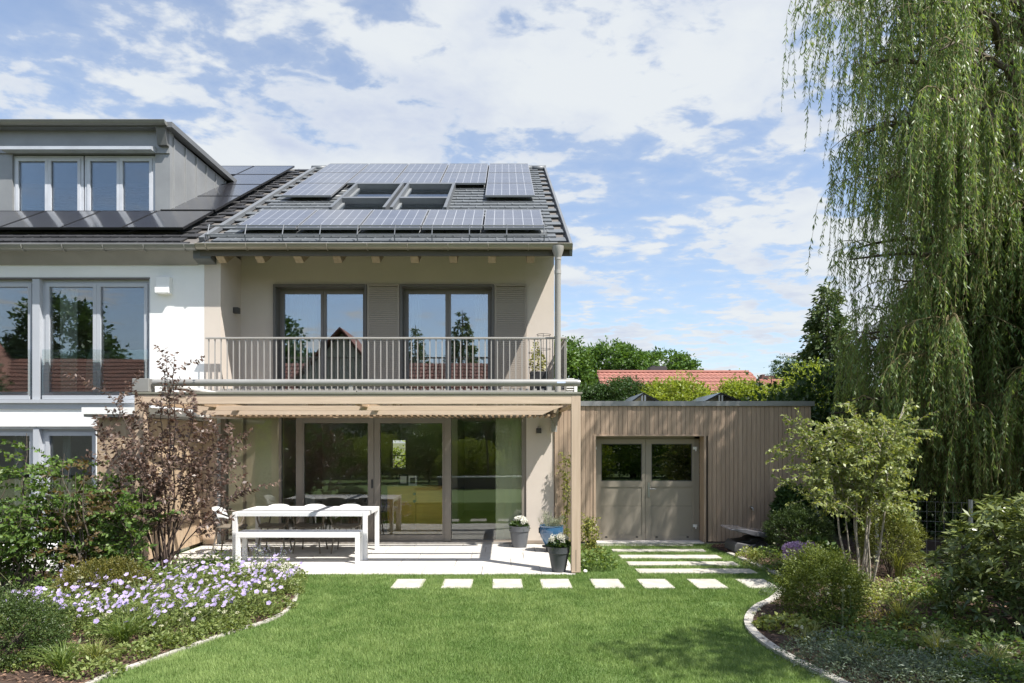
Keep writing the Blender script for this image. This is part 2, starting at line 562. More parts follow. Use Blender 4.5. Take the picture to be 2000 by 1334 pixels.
def lay_tiles(parent, x0, x1, t0, t1, hidden, limit, kindname='roof_tile'):
    step = 0.262
    spots = []
    t, row = t0, 0
    while t < t1:
        x = x0 + (0.149 if row % 2 else 0.0)
        while x < x1 - 0.1:
            spots.append((hidden(x, t), t, x))
            x += 0.298
        t += step; row += 1
    spots.sort()
    rx = RA - 0.035
    rest = []
    for i, (hd, t, x) in enumerate(spots):
        j = random.uniform(-0.0015, 0.0015)
        P = ROOF(x, t, -0.045 + 0.018 + j)
        if i < limit and not hd:
            inst(kindname, tile_me, parent, P, (rx + random.uniform(-.002, .002), random.uniform(-.002, .002), 0))
        else:
            R = np.array(Matrix.Rotation(rx, 3, 'X'))
            rest.append(TV @ R.T + np.array(P))
    if rest:
        V = np.concatenate(rest)
        F = np.concatenate([TF + i * len(TV) for i in range(len(rest))])
        npmesh(kindname, V, F, tile_me.materials[0], parent=parent, kind='stuff')


def our_hidden(x, t):
    if 0.65 < t < 1.9 and -4.6 < x < 0.6: return 1
    if 3.2 < t < 7.0 and -4.6 < x < -3.6: return 1
    if 4.5 < t < 7.0 and -4.6 < x < -0.4: return 1
    if 3.2 < t < 7.0 and -0.4 < x < 0.55: return 1
    if 2.2 < t < 4.4 and -3.3 < x < -1.2: return 1
    return 0


lay_tiles(roofo, -4.92, 1.08, -0.02, 7.0, our_hidden, 290)

# roof windows: two pairs of upper and lower sash
for (xa, xb) in ((-3.40, -2.30), (-2.22, -1.12)):
    fr = B()
    def rbar(b, x0, x1, t0, t1, h0, h1):
        b.hexa([ROOF(x0, t0, h0), ROOF(x1, t0, h0), ROOF(x1, t1, h0), ROOF(x0, t1, h0), ROOF(x0, t0, h1), ROOF(x1, t0, h1), ROOF(x1, t1, h1), ROOF(x0, t1, h1)])
    fw = 0.06
    rbar(fr, xa, xa + fw, 2.04, 4.43, -0.05, 0.13); rbar(fr, xb - fw, xb, 2.04, 4.43, -0.05, 0.13)
    rbar(fr, xa + fw, xb - fw, 4.30, 4.43, -0.05, 0.128); rbar(fr, xa + fw, xb - fw, 2.86, 2.98, -0.05, 0.125)
    rbar(fr, xa + fw, xb - fw, 2.04, 2.12, -0.05, 0.06)
    w = fr.build('roof_window', mat('roof_window_cladding', (0.155, 0.165, 0.175), 0.42, 0.3), house)
    for (ta, tb_) in ((2.12, 2.86), (2.98, 4.30)):
        p = B(); rbar(p, xa + fw + .03, xb - fw - .03, ta + .03, tb_ - .06, 0.0, 0.012); p.build('pane', GL_roof, w)
        s = B()
        rbar(s, xa + fw, xa + fw + .05, ta, tb_, -0.05, 0.03); rbar(s, xb - fw - .05, xb - fw, ta, tb_, -0.05, 0.03)
        rbar(s, xa + fw + .05, xb - fw - .05, ta, ta + .05, -0.05, 0.028)
        s.build('sash', mat('sash_grey', (0.19, 0.20, 0.205), 0.45), w)
        bl = B(); rbar(bl, xa + fw + .05, xb - fw - .05, ta + .06 + (.45 if ta > 2.5 else .6), tb_ - .06, -0.06, -0.045)
        bl.build('blind', mat('dark_blind', (0.05, 0.05, 0.05), 0.8), w)

# snow guard
sg = B()
for h, t in ((0.09, 0.26), (0.20, 0.40)):
    sg.tube([ROOF(-5.0, t, h), ROOF(0.72, t, h)], 0.014, 8)
sgo = sg.build('snow_guard', mat('guard_rail_metal', (0.16, 0.17, 0.18), 0.4, 0.4), house)
me = B().tube([ROOF(0, .24, -.02), ROOF(0, .26, .09), ROOF(0, .40, .22)], .009, 6).mesh('bracket', MATS['guard_rail_metal'])
for i in range(10):
    inst('bracket', me, sgo, (-4.96 + 0.625 * i, 0, 0))

# gutter, brackets, downpipe
def gutter(b, x0, x1, y, z, r=0.075, n=10):
    vs, fs = [], []
    for x in (x0, x1):
        for rr in (r, r - 0.008):
            for i in range(n + 1):
                a = math.pi + math.pi * i / n
                vs.append((x, y + rr * math.cos(a), z + rr * math.sin(a)))
    m = n + 1
    for i in range(n):
        fs += [(i, 2 * m + i, 2 * m + i + 1, i + 1), (m + i, m + i + 1, 3 * m + i + 1, 3 * m + i)]
    for e in (0, 2 * m):
        fs.append(tuple(e + i for i in range(m)))
    b.add(vs, fs)
    b.tube([(x0, y - r, z + .002), (x1, y - r, z + .002)], 0.011, 6)
    return b


go = gutter(B(), -5.02, 1.10, 10.86, 5.055).build('gutter', M_gutter, house, smooth=True)
me = B().tube([(0, 10.86 + .083 * math.cos(a), 5.055 + .083 * math.sin(a)) for a in [math.pi + math.pi * i / 10 for i in range(11)]], 0.010, 5).mesh('gutter_bracket', M_gutter)
for i in range(9):
    inst('gutter_bracket', me, go, (-4.85 + 0.655 * i, 0, 0))
B().box(-5.0, 1.09, 10.935, 10.97, 4.90, 5.06).build('fascia_board', mat('fascia_dark', (0.10, 0.09, 0.075), 0.7), house)
d = B()
xd, yd = 0.872, 10.83
d.lathe([(0.05, -0.18), (0.055, -0.16), (0.095, -0.04), (0.10, 0.02)], (xd, yd, 5.0), 16)
d.tube([(xd, yd, 4.85), (xd, yd, 4.78), (xd, yd + .03, 4.66), (xd, yd + .03, 2.62)], 0.05, 14)
d.tube([(xd, yd + .03, 4.64), (xd, yd + .03, 4.58)], 0.055, 14); d.tube([(xd, yd, 4.84), (xd, yd, 4.80)], 0.055, 14)
d.build('downpipe', M_pipe, house, smooth=True)

# balcony french windows
def tilt_window(x0, x1, z0, z1, parent, fm, sm, gl, depth=0.12, name='window', y=YW, surround=True, leaves=2, hand=True, rec=0.21):
    f = B()
    if surround:
        a = 0.04
        f.box(x0, x0 + a, y - 0.05, y + 0.30, z0, z1); f.box(x1 - a, x1, y - 0.05, y + 0.30, z0, z1)
        f.box(x0 + a, x1 - a, y - 0.05, y + 0.30, z1 - a, z1)
        x0 += a; x1 -= a; z1 -= a
    w = f.build(name, fm, parent) if surround else None
    yb = y + rec
    fr = 0.03
    g = B()
    g.box(x0, x0 + fr, yb, yb + .07, z0, z1); g.box(x1 - fr, x1, yb, yb + .07, z0, z1)
    g.box(x0 + fr, x1 - fr, yb, yb + .07, z1 - fr, z1); g.box(x0 + fr, x1 - fr, yb, yb + .07, z0, z0 + fr)
    if w is None:
        w = g.build(name, sm, parent)
    else:
        g.build('frame', sm, w)
    xm = [x0 + fr + (x1 - x0 - 2 * fr) * i / leaves for i in range(leaves + 1)]
    for i in range(leaves):
        a0, a1 = xm[i] + (.003 if i else 0), xm[i + 1] - (.003 if i < leaves - 1 else 0)
        s = B()
        st = 0.048
        zz0, zz1 = z0 + fr, z1 - fr
        s.box(a0, a0 + st, yb - .012, yb + .055, zz0, zz1); s.box(a1 - st, a1, yb - .012, yb + .055, zz0, zz1)
        s.box(a0 + st, a1 - st, yb - .012, yb + .055, zz1 - st, zz1); s.box(a0 + st, a1 - st, yb - .012, yb + .055, zz0, zz0 + st * 1.4)
        s.build('sash', sm, w)
        B().box(a0 + st, a1 - st, yb + .012, yb + .03, zz0 + st * 1.4, zz1 - st).build('pane', gl, w)
    if hand:
        xh = xm[1] - .045
        B().box(xh, xh + .022, yb - .05, yb - .012, z0 + .95, z0 + .98).box(xh, xh + .022, yb - .06, yb - .045, z0 + .86, z0 + .98).build('handle', M_dkframe, w)
    return w


for (xa, xb) in wins:
    w = tilt_window(xa, xb, 2.70, ZT, house, M_dkframe, mat('balcony_sash', (0.19, 0.175, 0.165), 0.45), GL_up)

def curtain(name, x0, x1, y, z0, z1, parent, m=M_curtain, waves=9, amp=0.035, seed=1):
    r = random.Random(seed)
    n = waves * 8
    vs, fs = [], []
    for j in range(7):
        z = z1 + (z0 - z1) * j / 6
        k = 0.6 + 0.6 * j / 6
        for i in range(n + 1):
            u = i / n
            vs.append((x0 + (x1 - x0) * u, y + amp * k * math.sin(u * waves * 6.283 + 0.7 * math.sin(u * 9 + seed)) + r.uniform(-.002, .002), z))
    for j in range(6):
        for i in range(n):
            a = j * (n + 1) + i
            fs.append((a, a + 1, a + n + 2, a + n + 1))
    return B().add(vs, fs).build(name, m, parent, smooth=True)


for x0, x1, s in ((-4.0, -3.5, 3), (-1.8, -1.55, 4), (-0.55, -0.3, 5)):
    curtain('curtain', x0, x1, YW + .38, 2.72, 4.75, house, waves=5, seed=s)

# sliding louvre shutters
for (xa, xb) in ((-2.47, -1.89), (-0.175, 0.40)):
    s = B()
    st = 0.035
    y0, y1 = YW - 0.05, YW - 0.012
    s.box(xa, xa + st, y0, y1, 2.72, 4.68); s.box(xb - st, xb, y0, y1, 2.72, 4.68)
    s.box(xa + st, xb - st, y0, y1, 4.64, 4.68); s.box(xa + st, xb - st, y0, y1, 2.72, 2.76)
    so = s.build('shutter_panel', mat('shutter_paint', (0.33, 0.285, 0.24), 0.6, var=0.03), house)
    v = B()
    z = 2.77
    while z < 4.63:
        v.hexa([(xa + st, y0 + .002, z), (xb - st, y0 + .002, z), (xb - st, y1, z + .004), (xa + st, y1, z + .004), (xa + st, y0 + .002, z + .029), (xb - st, y0 + .002, z + .029), (xb - st, y1, z + .034), (xa + st, y1, z + .034)])
        z += 0.0345
    v.build('slat', MATS['shutter_paint'], so, kind='stuff')

# lamps on the house
B().box(-4.757, -4.66, 11.66, 11.76, 4.10, 4.20).build('wall_lamp', mat('lamp_anthracite', (0.05, 0.047, 0.043), 0.45), house, bevel=0.004)
B().box(0.575, 0.665, YW - .10, YW, 1.995, 2.085).build('wall_lamp', MATS['lamp_anthracite'], house, bevel=0.004)

# ground floor glazing
XL, XR = -5.03, 0.398
zt, yg = 2.31, YW + 0.05
def X12(px): return PX(px, yg)
gd = None
for (pa, pb, ya, yb2) in ((432, 441, -.02, .12), (544.5, 549, 0, .1), (579, 592, -.03, .12), (869.5, 881, -.05, .12), (1019, 1028.2, -.02, .12)):
    if gd is None:
        gd = B().box(X12(pa), X12(pb), yg + ya, yg + yb2, 0.045, zt).build('glass_front', M_taupe, house)
    else:
        B().box(X12(pa), X12(pb), yg + ya, yg + yb2, 0.045, zt).build('mullion', M_taupe, gd)
def leaf(pa, pb, y, side):
    a, b2 = X12(pa), X12(pb)
    s = B()
    top, bot, st = 0.12, 0.10, 0.075
    s.box(a, a + (side[0] or st), y, y + .08, 0.05, zt - .01); s.box(b2 - (side[1] or st), b2, y, y + .08, 0.05, zt - .01)
    s.box(a + (side[0] or st), b2 - (side[1] or st), y, y + .08, zt - .01 - top, zt - .01); s.box(a + (side[0] or st), b2 - (side[1] or st), y, y + .08, 0.05, 0.05 + bot)
    d = s.build('sliding_door', M_taupe, house)
    B().box(a + (side[0] or st), b2 - (side[1] or st), y + .03, y + .05, 0.05 + bot, zt - .01 - top).build('pane', GL_lo, d)
    return d
d1 = leaf(592, 730.4, yg - .02, (0.02, 0.107)); d2 = leaf(731.2, 869.5, yg - .02, (0.107, 0.05))
B().box(X12(725.5), X12(729), yg - .03, yg - .02, 1.0, 1.16).build('handle', M_black, d1)
for (pa, pb) in ((441, 544.5), (549, 579), (881, 1019)):
    B().box(X12(pa), X12(pb), yg + .04, yg + .06, 0.06, zt - .03).build('pane', GL_lo, gd)
B().box(X12(441), X12(592), yg - .01, yg + .09, zt - .03, zt).box(X12(881), X12(1019), yg - .01, yg + .09, zt - .03, zt).box(X12(441), X12(592), yg - .01, yg + .09, .03, .06).box(X12(881), X12(1019), yg - .01, yg + .09, .03, .06).build('rail', M_taupe, gd)
B().box(-5.03, 0.40, YW - .06, YW + .03, 0.004, 0.035).build('door_sill', mat('sill_metal', (0.36, 0.34, 0.31), 0.4, 0.4), house)
# pale panels just inside the glass
M_panel = mat('inside_pale_panel', (0.88, 0.84, 0.66), 0.85, var=0.03)
b = B()
b.box(X12(428), X12(467), YW + .20, YW + .23, 0.03, 2.30); b.box(X12(468), X12(545), YW + .30, YW + .33, 0.03, 2.30)
b.box(X12(544), X12(545.5), YW + .18, YW + .299, 0.03, 2.30)
b.build('interior_panel', M_panel, house)
curtain('curtain', X12(968), X12(1026), YW + .19, 0.05, 2.29, house, mat('linen_panel', (0.62, 0.62, 0.46), 0.9, var=0.03), waves=3, amp=0.008, seed=8)
B().box(X12(536), X12(540.5), YW + .27, YW + .299, 1.28, 1.44).build('light_switch', M_whitepl, house)

# ------------------------------------------------------------------ white house
wh = thing('white_house', 'white rendered house on the left with zinc dormer and black solar roof', 'house', (-7.5, 11.2, 0))
b = B()
XW0 = -11.5
z1, z2 = 2.55, 4.60           # opening of upper storey
xr = -5.94                    # right end of the upper window
b.box(xr, -5.032, YP, YP + .3, 2.26, 4.99)
b.box(XW0, xr, YP, YP + .3, z2, 4.99)
b.box(XW0, xr, YP, YP + .3, 2.10, z1 - .06)
b.box(xr, -5.4, YP, YP + .3, 2.10, 2.26)
b.box(-6.85, -5.42, YP, YP + .3, 0, 2.10); b.box(XW0, -6.85, YP, YP + .3, -0.05, 0.12)
b.box(-5.42, -5.06, YW + .06, 24.4, 0, 2.26)
b.box(-5.3, -5.04, YP + .3, 24.4, 2.26, 5.0)
b.build('wall', M_white, wh)
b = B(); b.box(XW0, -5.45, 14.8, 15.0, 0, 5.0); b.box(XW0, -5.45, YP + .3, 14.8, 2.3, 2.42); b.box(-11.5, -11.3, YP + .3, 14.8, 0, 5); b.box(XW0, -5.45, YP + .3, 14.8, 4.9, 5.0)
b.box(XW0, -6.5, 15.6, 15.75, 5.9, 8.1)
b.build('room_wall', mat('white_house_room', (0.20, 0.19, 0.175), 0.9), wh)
B().box(XW0, -5.45, YP + .3, 14.8, -.05, .02).build('room_floor', M_roomfl, wh)

def PXp(p): return PX(p, YP + .1)
# upper window band
w = B()
w.box(PXp(72), PXp(86), YP - .01, YP + .2, z1, z2 - .03)
wo = w.build('window', M_alu, wh)
B().box(PXp(-190), PXp(-175), YP - .01, YP + .2, z1, z2 - .03).build('mullion', M_alu, wo)
B().box(xr - .012, xr, YP - .004, YP + .2, z1, z2 - .03).build('jamb', M_alu, wo)
B().box(-9.86, xr, YP - .006, YP + .2, z2 - .03, z2 - .004).build('head_shadow_strip', M_dkframe, wo)  # dark strip, paints the thin shadow along the window head
def casement(a, c, zb, ztp, n, y, parent, m, gl, fr=.055, st=.06, mull=.07):
    f = B()
    f.box(a, a + fr, y, y + .09, zb, ztp); f.box(c - fr, c, y, y + .09, zb, ztp)
    f.box(a + fr, c - fr, y, y + .09, ztp - fr, ztp); f.box(a + fr, c - fr, y, y + .09, zb, zb + fr)
    f.build('frame', m, parent)
    ed = [a + fr + (c - a - 2 * fr) * i / n for i in range(n + 1)]
    for i in range(n):
        e0, e1 = ed[i] + .002, ed[i + 1] - .002
        s = B()
        s.box(e0, e0 + st, y - .018, y + .06, zb + fr, ztp - fr); s.box(e1 - st, e1, y - .018, y + .06, zb + fr, ztp - fr)
        s.box(e0 + st, e1 - st, y - .018, y + .06, ztp - fr - st, ztp - fr); s.box(e0 + st, e1 - st, y - .018, y + .06, zb + fr, zb + fr + st)
        s.build('sash', m, parent)
        B().box(e0 + st, e1 - st, y + .015, y + .035, zb + fr + st, ztp - fr - st).build('pane', gl, parent)
casement(PXp(86), xr - .012, z1 + .02, z2 - .03, 2, YP + .07, wo, M_alu, GL_wh)
casement(PXp(-175), PXp(72), z1 + .02, z2 - .03, 2, YP + .07, wo, M_alu, GL_wh)
# sill and glass balustrades
B().box(-10.5, xr + .05, YP - .06, YP + .05, z1 - .06, z1).box(-10.5, xr + .02, YP - .02, YP, z1 - .16, z1 - .06).build('window_sill', M_alu, wh)
for (a, c) in ((PXp(93), xr - .02), (PXp(-170), PXp(68))):
    B().box(a, c, YP - .03, YP - .014, z1 + .06, PZ(683, YP)).build('glass_balustrade', GL_rail, wh)
    B().box(a, c, YP - .035, YP - .01, z1 + .005, z1 + .07).build('balustrade_clamp', M_alu, wh)
# curtains inside
curtain('curtain', PXp(104), PXp(142), YP + .25, 2.6, 4.45, wh, waves=4, amp=.05, seed=2)
curtain('curtain', PXp(58), PXp(70), YP + .25, 2.6, 4.45, wh, waves=2, amp=.05, seed=3)
curtain('curtain', PXp(278), PXp(292), YP + .25, 2.6, 4.45, wh, waves=2, amp=.05, seed=6)
B().box(PXp(32), PXp(58), YP + .5, YP + .9, 2.44, 3.0).build('storage_box', mat('pale_box', (0.5, 0.5, 0.42), 0.8), wh)
B().prism([(PXp(135), 2.44), (PXp(190), 2.44), (PXp(152), 3.55), (PXp(140), 3.3)], 'y', YP + .5, YP + .56).build('drape', mat('pale_green_drape', (0.42, 0.5, 0.45), 0.9), wh)
# vent box
B().box(PX(310.5, YP), PX(336.5, YP), YP - .10, YP, PZ(564, YP), PZ(543, YP)).box(PX(309.5, YP), PX(337, YP), YP - .13, YP, PZ(575, YP), PZ(564, YP)).build('vent_box', M_whitepl, wh, bevel=.005)
# ground floor windows
zb, zh = 0.14, 2.06
wo = B().box(XW0, -6.85, YP + .04, YP + .22, zh, zh + .04).build('window', M_alu, wh)
B().box(PXp(71), PXp(82), YP + .02, YP + .2, .12, zh - .001).build('mullion', M_alu, wo)
casement(PXp(82), -6.86, zb, zh, 1, YP + .12, wo, M_alu, GL_wh)
casement(PXp(-60), PXp(71), zb, zh, 1, YP + .12, wo, M_alu, GL_wh)
casement(PXp(-190), PXp(-60), zb, zh, 1, YP + .12, wo, M_alu, GL_wh)
curtain('curtain', PXp(0), PXp(14), YP + .45, 0.05, 2.0, wh, waves=2, amp=.05, seed=12)
curtain('curtain', PXp(96), PXp(112), YP + .45, 0.05, 2.0, wh, waves=2, amp=.05, seed=13)

# white house roof, fascia, gutter
roof = B()
p = [ROOF(-12.5, .02, -.05), ROOF(-5.04, .02, -.05), ROOF(-5.04, 7.06, -.05), ROOF(-12.5, 7.06, -.05)]
q = [ROOF(-12.5, .02, -.17), ROOF(-5.04, .02, -.17), ROOF(-5.04, 7.06, -.17), ROOF(-12.5, 7.06, -.17)]
roof.hexa(q + p)
roof.hexa([q[3], q[2], Vector((-5.04, 25, 4.98)), Vector((-12.5, 25, 4.98)), p[3], p[2], Vector((-5.04, 25, 5.1)), Vector((-12.5, 25, 5.1))])
wroof = roof.build('roof', MATS['roof_underlay'], wh)
M_tiledk = mat('black_roof_tile', (0.035, 0.035, 0.037), 0.5, var=0.15, vscale=6, rand=0.15)
def wh_hidden(x, t):
    return 1 if (t > 0.72 and x < -5.62) else 0
tile_me = tb.mesh('roof_tile', M_tiledk)
lay_tiles(wroof, -9.6, -5.2, -0.02, 7.0, wh_hidden, 160)
go = gutter(B(), -11.0, -5.03, 10.87, 5.045).build('gutter', mat('zinc_gutter', (0.25, 0.25, 0.235), 0.4, 0.35), wh, smooth=True)
me = B().tube([(0, 10.87 + .083 * math.cos(a), 5.045 + .083 * math.sin(a)) for a in [math.pi + math.pi * i / 10 for i in range(11)]], 0.010, 5).mesh('gutter_bracket', MATS['zinc_gutter'])
for i in range(8):
    inst('gutter_bracket', me, go, (-5.2 - 0.66 * i, 0, 0))
B().prism([(10.93, 5.03), (10.93, 4.99), (YP - .02, 4.80), (YP, 4.82), (YP, 5.12)], 'x', -12.0, -5.12).build('fascia', mat('fascia_metal', (0.20, 0.195, 0.175), 0.5, 0.15), wh)
B().prism([(10.95, 5.0), (10.95, 4.86), (YP + .05, 4.80), (YP + .05, 5.1)], 'x', -5.12, -4.83).build('fascia_end', mat('fascia_end_dark', (0.11, 0.115, 0.115), 0.6), wh)

# dormer
YD, XD = 12.80, -6.43
zdt = lambda y: 7.80 + 0.036 * (y - YD)
zb_d = 6.06
dm = B()
dm.box(PX(303, YD), XD, YD, YD + .15, zb_d, 7.62); dm.box(-11.5, PX(24, YD), YD, YD + .15, zb_d, 7.62)
dm.box(-11.5, XD - .001, YD - .03, YD + .149, 7.38, 7.82)
dm.prism([(YD + .15, zb_d), (16.2, 8.03), (16.2, zdt(16.2) - .04), (YD + .15, 7.76)], 'x', XD - .15, XD)
do = dm.build('dormer', M_zinc, wh)
# standing seams on the cheek
y = YD + 0.12
while y < 15.8:
    zr = 5.07 + SL * (y - YE)
    if zdt(y) - zr > .1:
        B().box(XD, XD + .028, y, y + .014, zr, zdt(y) - .06).build('standing_seam', mat('seam_zinc', (0.33, 0.335, 0.335), 0.4, 0.3), do)
    y += 0.47
B().hexa([(-11.6, YD - .20, 7.80), (XD + .14, YD - .20, 7.80), (XD + .14, 16.6, 7.93), (-11.6, 16.6, 7.93), (-11.6, YD - .20, 7.90), (XD + .14, YD - .20, 7.90), (XD + .14, 16.6, 8.03), (-11.6, 16.6, 8.03)]).build('dormer_roof', mat('dormer_roof_metal', (0.16, 0.165, 0.17), 0.5, 0.2), do)
gutter(B(), -11.6, XD + .05, YD - .24, 7.885, .07).build('gutter', MATS['zinc_gutter'], do, smooth=True)
B().prism([(YD - .19, 7.80), (YD - .03, 7.80), (YD - .03, 7.50), (YD - .12, 7.50)], 'x', XD - .18, XD + .002).build('eave_bracket', M_zincdk, do)
B().hexa([(PX(15, YD), YD - .20, 7.38), (PX(306, YD), YD - .20, 7.38), (PX(306, YD), YD - .03, 7.38), (PX(15, YD), YD - .03, 7.38), (PX(15, YD), YD - .20, 7.44), (PX(306, YD), YD - .20, 7.44), (PX(306, YD), YD - .03, 7.50), (PX(15, YD), YD - .03, 7.50)]).build('blind_box', mat('blind_box_grey', (0.50, 0.52, 0.55), 0.4, 0.2), do)
for (pa, pb) in ((26, 163), (166, 303)):
    casement(PX(pa, YD + .05), PX(pb, YD + .05), zb_d, 7.36, 2, YD + .05, do, mat('dormer_window_frame', (0.52, 0.54, 0.58), 0.4), GL_wh, .05, .055)

# ------------------------------------------------------------------ solar panels
def cellmat(name, cell, line, nx, ny, lw, rough=0.14, metal=0.0):
    """Photovoltaic face: printed cells with pale conductor lines, under glass."""
    mt = bpy.data.materials.new(name)
    mt.use_nodes = True
    n = NT(mt.node_tree)
    m = lambda op, a, b=0.0: n('ShaderNodeMath', operation=op, i={0: a, 1: b}).outputs[0]
    tc = n('ShaderNodeTexCoord')
    sep = n('ShaderNodeSeparateXYZ', i={0: tc.outputs['Object']})
    oi = n('ShaderNodeObjectInfo')
    def edge(v, k, w):
        f = m('FRACT', m('ADD', m('MULTIPLY', v, k), 0.5))
        return m('LESS_THAN', m('ABSOLUTE', m('SUBTRACT', f, 0.5)), w)
    e = m('MAXIMUM', edge(sep.outputs[0], nx, lw * nx), edge(sep.outputs[1], ny, lw * ny))
    fine = m('MULTIPLY', m('SINE', m('MULTIPLY', sep.outputs[1], 420.0)), 0.12)
    nz = n('ShaderNodeTexNoise', i={'Vector': n('ShaderNodeVectorMath', operation='ADD', i={0: tc.outputs['Object'], 1: n('ShaderNodeVectorMath', operation='SCALE', i={0: (5, 9, 3), 3: oi.outputs['Random']}).outputs[0]}).outputs[0], 'Scale': 3.0, 'Detail': 2.0}).outputs[0]
    br = m('ADD', m('ADD', 0.75, m('MULTIPLY', nz, 0.5)), fine)
    cc = n('ShaderNodeHueSaturation', i={'Color': (*cell, 1), 'Value': br}).outputs[0]
    c = n('ShaderNodeMix', data_type='RGBA', i={0: e, 6: cc, 7: (*line, 1)}).outputs[2]
    p = n('ShaderNodeBsdfPrincipled', i={'Base Color': c, 'Roughness': 0.4, 'Coat Weight': 1.0, 'Coat Roughness': rough, 'Coat IOR': 1.5, 'Specular IOR Level': 0.5})
    n('ShaderNodeOutputMaterial', i={0: p.outputs[0]})
    return mt


M_cell = cellmat('blue_solar_cells', (0.085, 0.088, 0.105), (0.36, 0.365, 0.38), 1 / 0.172, 1 / 0.70, 0.006)
M_cellk = cellmat('black_solar_face', (0.022, 0.022, 0.027), (0.022, 0.022, 0.027), 1.0, 1.0, 0.0, 0.1)
M_pframe = mat('panel_frame_silver', (0.33, 0.34, 0.36), 0.4, 0.5, var=0.03)
M_pframek = mat('panel_frame_black', (0.012, 0.012, 0.013), 0.4, var=0.05)


def panel_proto(w, l, mf, mc, name):
    f = B(); t = 0.014
    f.box(0, t, 0, l, -.04, 0); f.box(w - t, w, 0, l, -.04, 0); f.box(t, w - t, 0, t, -.04, 0); f.box(t, w - t, l - t, l, -.04, 0)
    return f.mesh('frame', mf), B().box(t, w - t, t, l - t, -.035, -.004).mesh('solar_cells', mc)


def panel(fm, x, t, label, group, h=0.11):
    o = thing('solar_panel', label, 'solar panel', ROOF(x, t, h), group)
    o.rotation_euler = (RA, 0, 0)
    for nm, me in (('frame', fm[0]), ('solar_cells', fm[1])):
        c = link(bpy.data.objects.new(nm, me)); c.parent = o
    return o


k = math.hypot(1, SL)
PWD = 1.043
pl = panel_proto(PWD, 1.29 * k, M_pframe, M_cell, 'a')
pu = panel_proto(PWD, 1.29 * k, M_pframe, M_cell, 'b')
ordn = ['first', 'second', 'third', 'fourth', 'fifth', 'sixth']
g = 'pale gridded solar panels on the beige house roof'
for i in range(5):
    panel(pl, -4.645 + 1.073 * i, 0.645, f'gridded solar panel, {ordn[i]} from the left in the row above the snow guard', g)
for i in range(5):
    for j in range(3):
        if j == 0 and i in (1, 2, 3):
            continue
        rowname = ['lowest row beside the skylights', 'middle row above the skylights', 'top row along the ridge'][j]
        panel(pu, -4.70 + 1.075 * i, 3.19 + 1.305 * j, f'gridded solar panel, {ordn[i]} column from the left, {rowname}', g)
pk = panel_proto(1.05, 1.19 * k, M_pframek, M_cellk, 'c')
g = 'black solar panels on the white house roof'
for i in range(4):
    panel(pk, -6.60 - 1.065 * i, 0.65, 'plain black solar panel, ' + ['rightmost', 'second from the right', 'third from the right', 'fourth from the right'][i] + ' in the row under the dormer windows', g)
for j in range(4):
    panel(pk, -6.60, 1.925 + 1.215 * j, 'plain black solar panel right of the dormer, ' + ['lowest', 'second from the bottom', 'third from the bottom', 'topmost'][j] + ' of the column', g)
panel(pk, -7.665, 1.925 + 1.215 * 3, 'plain black solar panel half hidden behind the dormer roof near the ridge', g)

# ------------------------------------------------------------------ balcony railing
rail = thing('balcony_railing', 'grey metal balcony railing with thin vertical bars', 'railing', (-2, 11.0, 2.72))
YR = 10.97
x0r, x1r = -4.92, 1.01
B().box(x0r, x1r + .02, YR - .025, YR + .025, 3.535, 3.565).box(x1r - .03, x1r + .02, YR + .025, 12.0, 3.535, 3.565).build('handrail', M_pipe, rail, bevel=.006)
B().box(x0r, x1r, YR - .012, YR + .012, 2.66, 2.69).build('bottom_rail', M_pipe, rail)
me = B().box(-.008, .008, -.008, .008, 2.60, 3.537).mesh('baluster', M_pipe)
x = x0r + .05
while x < x1r:
    inst('baluster', me, rail, (x, YR, 0) if False else Vector((x, YR, 0)), (0, 0, 0)); x += 0.1012
for o in rail.children:
    if o.name.startswith('baluster'):
        o.location = (o.location.x, o.location.y, -2.72 + 0.0)
y = YR + .1
while y < 11.98:
    o = inst('baluster', me, rail, (x1r, y, 0)); y += 0.1
B().box(x1r + .012, x1r + .02, YR + .03, 12.0, 2.70, 3.50).build('side_screen', mat('side_screen_grey', (0.40, 0.38, 0.345), 0.5), rail)

# ------------------------------------------------------------------ pergola
perg = thing('pergola', 'larch wood pergola frame over the terrace in front of the beige house', 'pergola', (-2.0, 9.4, 0))
Y0 = 9.32
XPL, XPR = -5.18, 1.068
zb1, zt1 = 2.375, 2.505
def post(x0, x1, y, parent, z1=zb1):
    b = B(); b.box(x0, x1, y, y + .13, 0.012, z1)
    return b.build('post', M_larchz, parent, bevel=.004)
p = post(.94, XPR, Y0, perg, zt1)
B().box(1.0, 1.006, Y0 - .002, Y0 + .02, 0.03, 0.33).build('slot', M_black, p)
post(XPL, XPL + .13, Y0, perg, zt1); post(-5.37, -5.17, 11.85, perg)
B().box(XPL + .13, .94, Y0 + .002, Y0 + .12, zb1, zt1).build('front_beam', M_larch, perg, bevel=.003)
B().box(XPL - .01, XPR + .015, Y0 - .004, Y0 + .16, zt1, zt1 + .012).box(XPL - .02, XPR + .025, Y0 - .014, Y0 + .17, zt1 + .012, zt1 + .035).build('capping', mat('capping_metal', (0.28, 0.27, 0.215), 0.5, 0.2), perg)
B().box(.945, 1.06, Y0 + .13, 11.98, zb1 + .002, zt1 - .002).build('side_beam', M_larchy, perg)
B().box(XPL + .005, XPL + .125, Y0 + .13, 11.1, zb1 + .002, zt1 - .002).build('side_beam', M_larchy, perg)
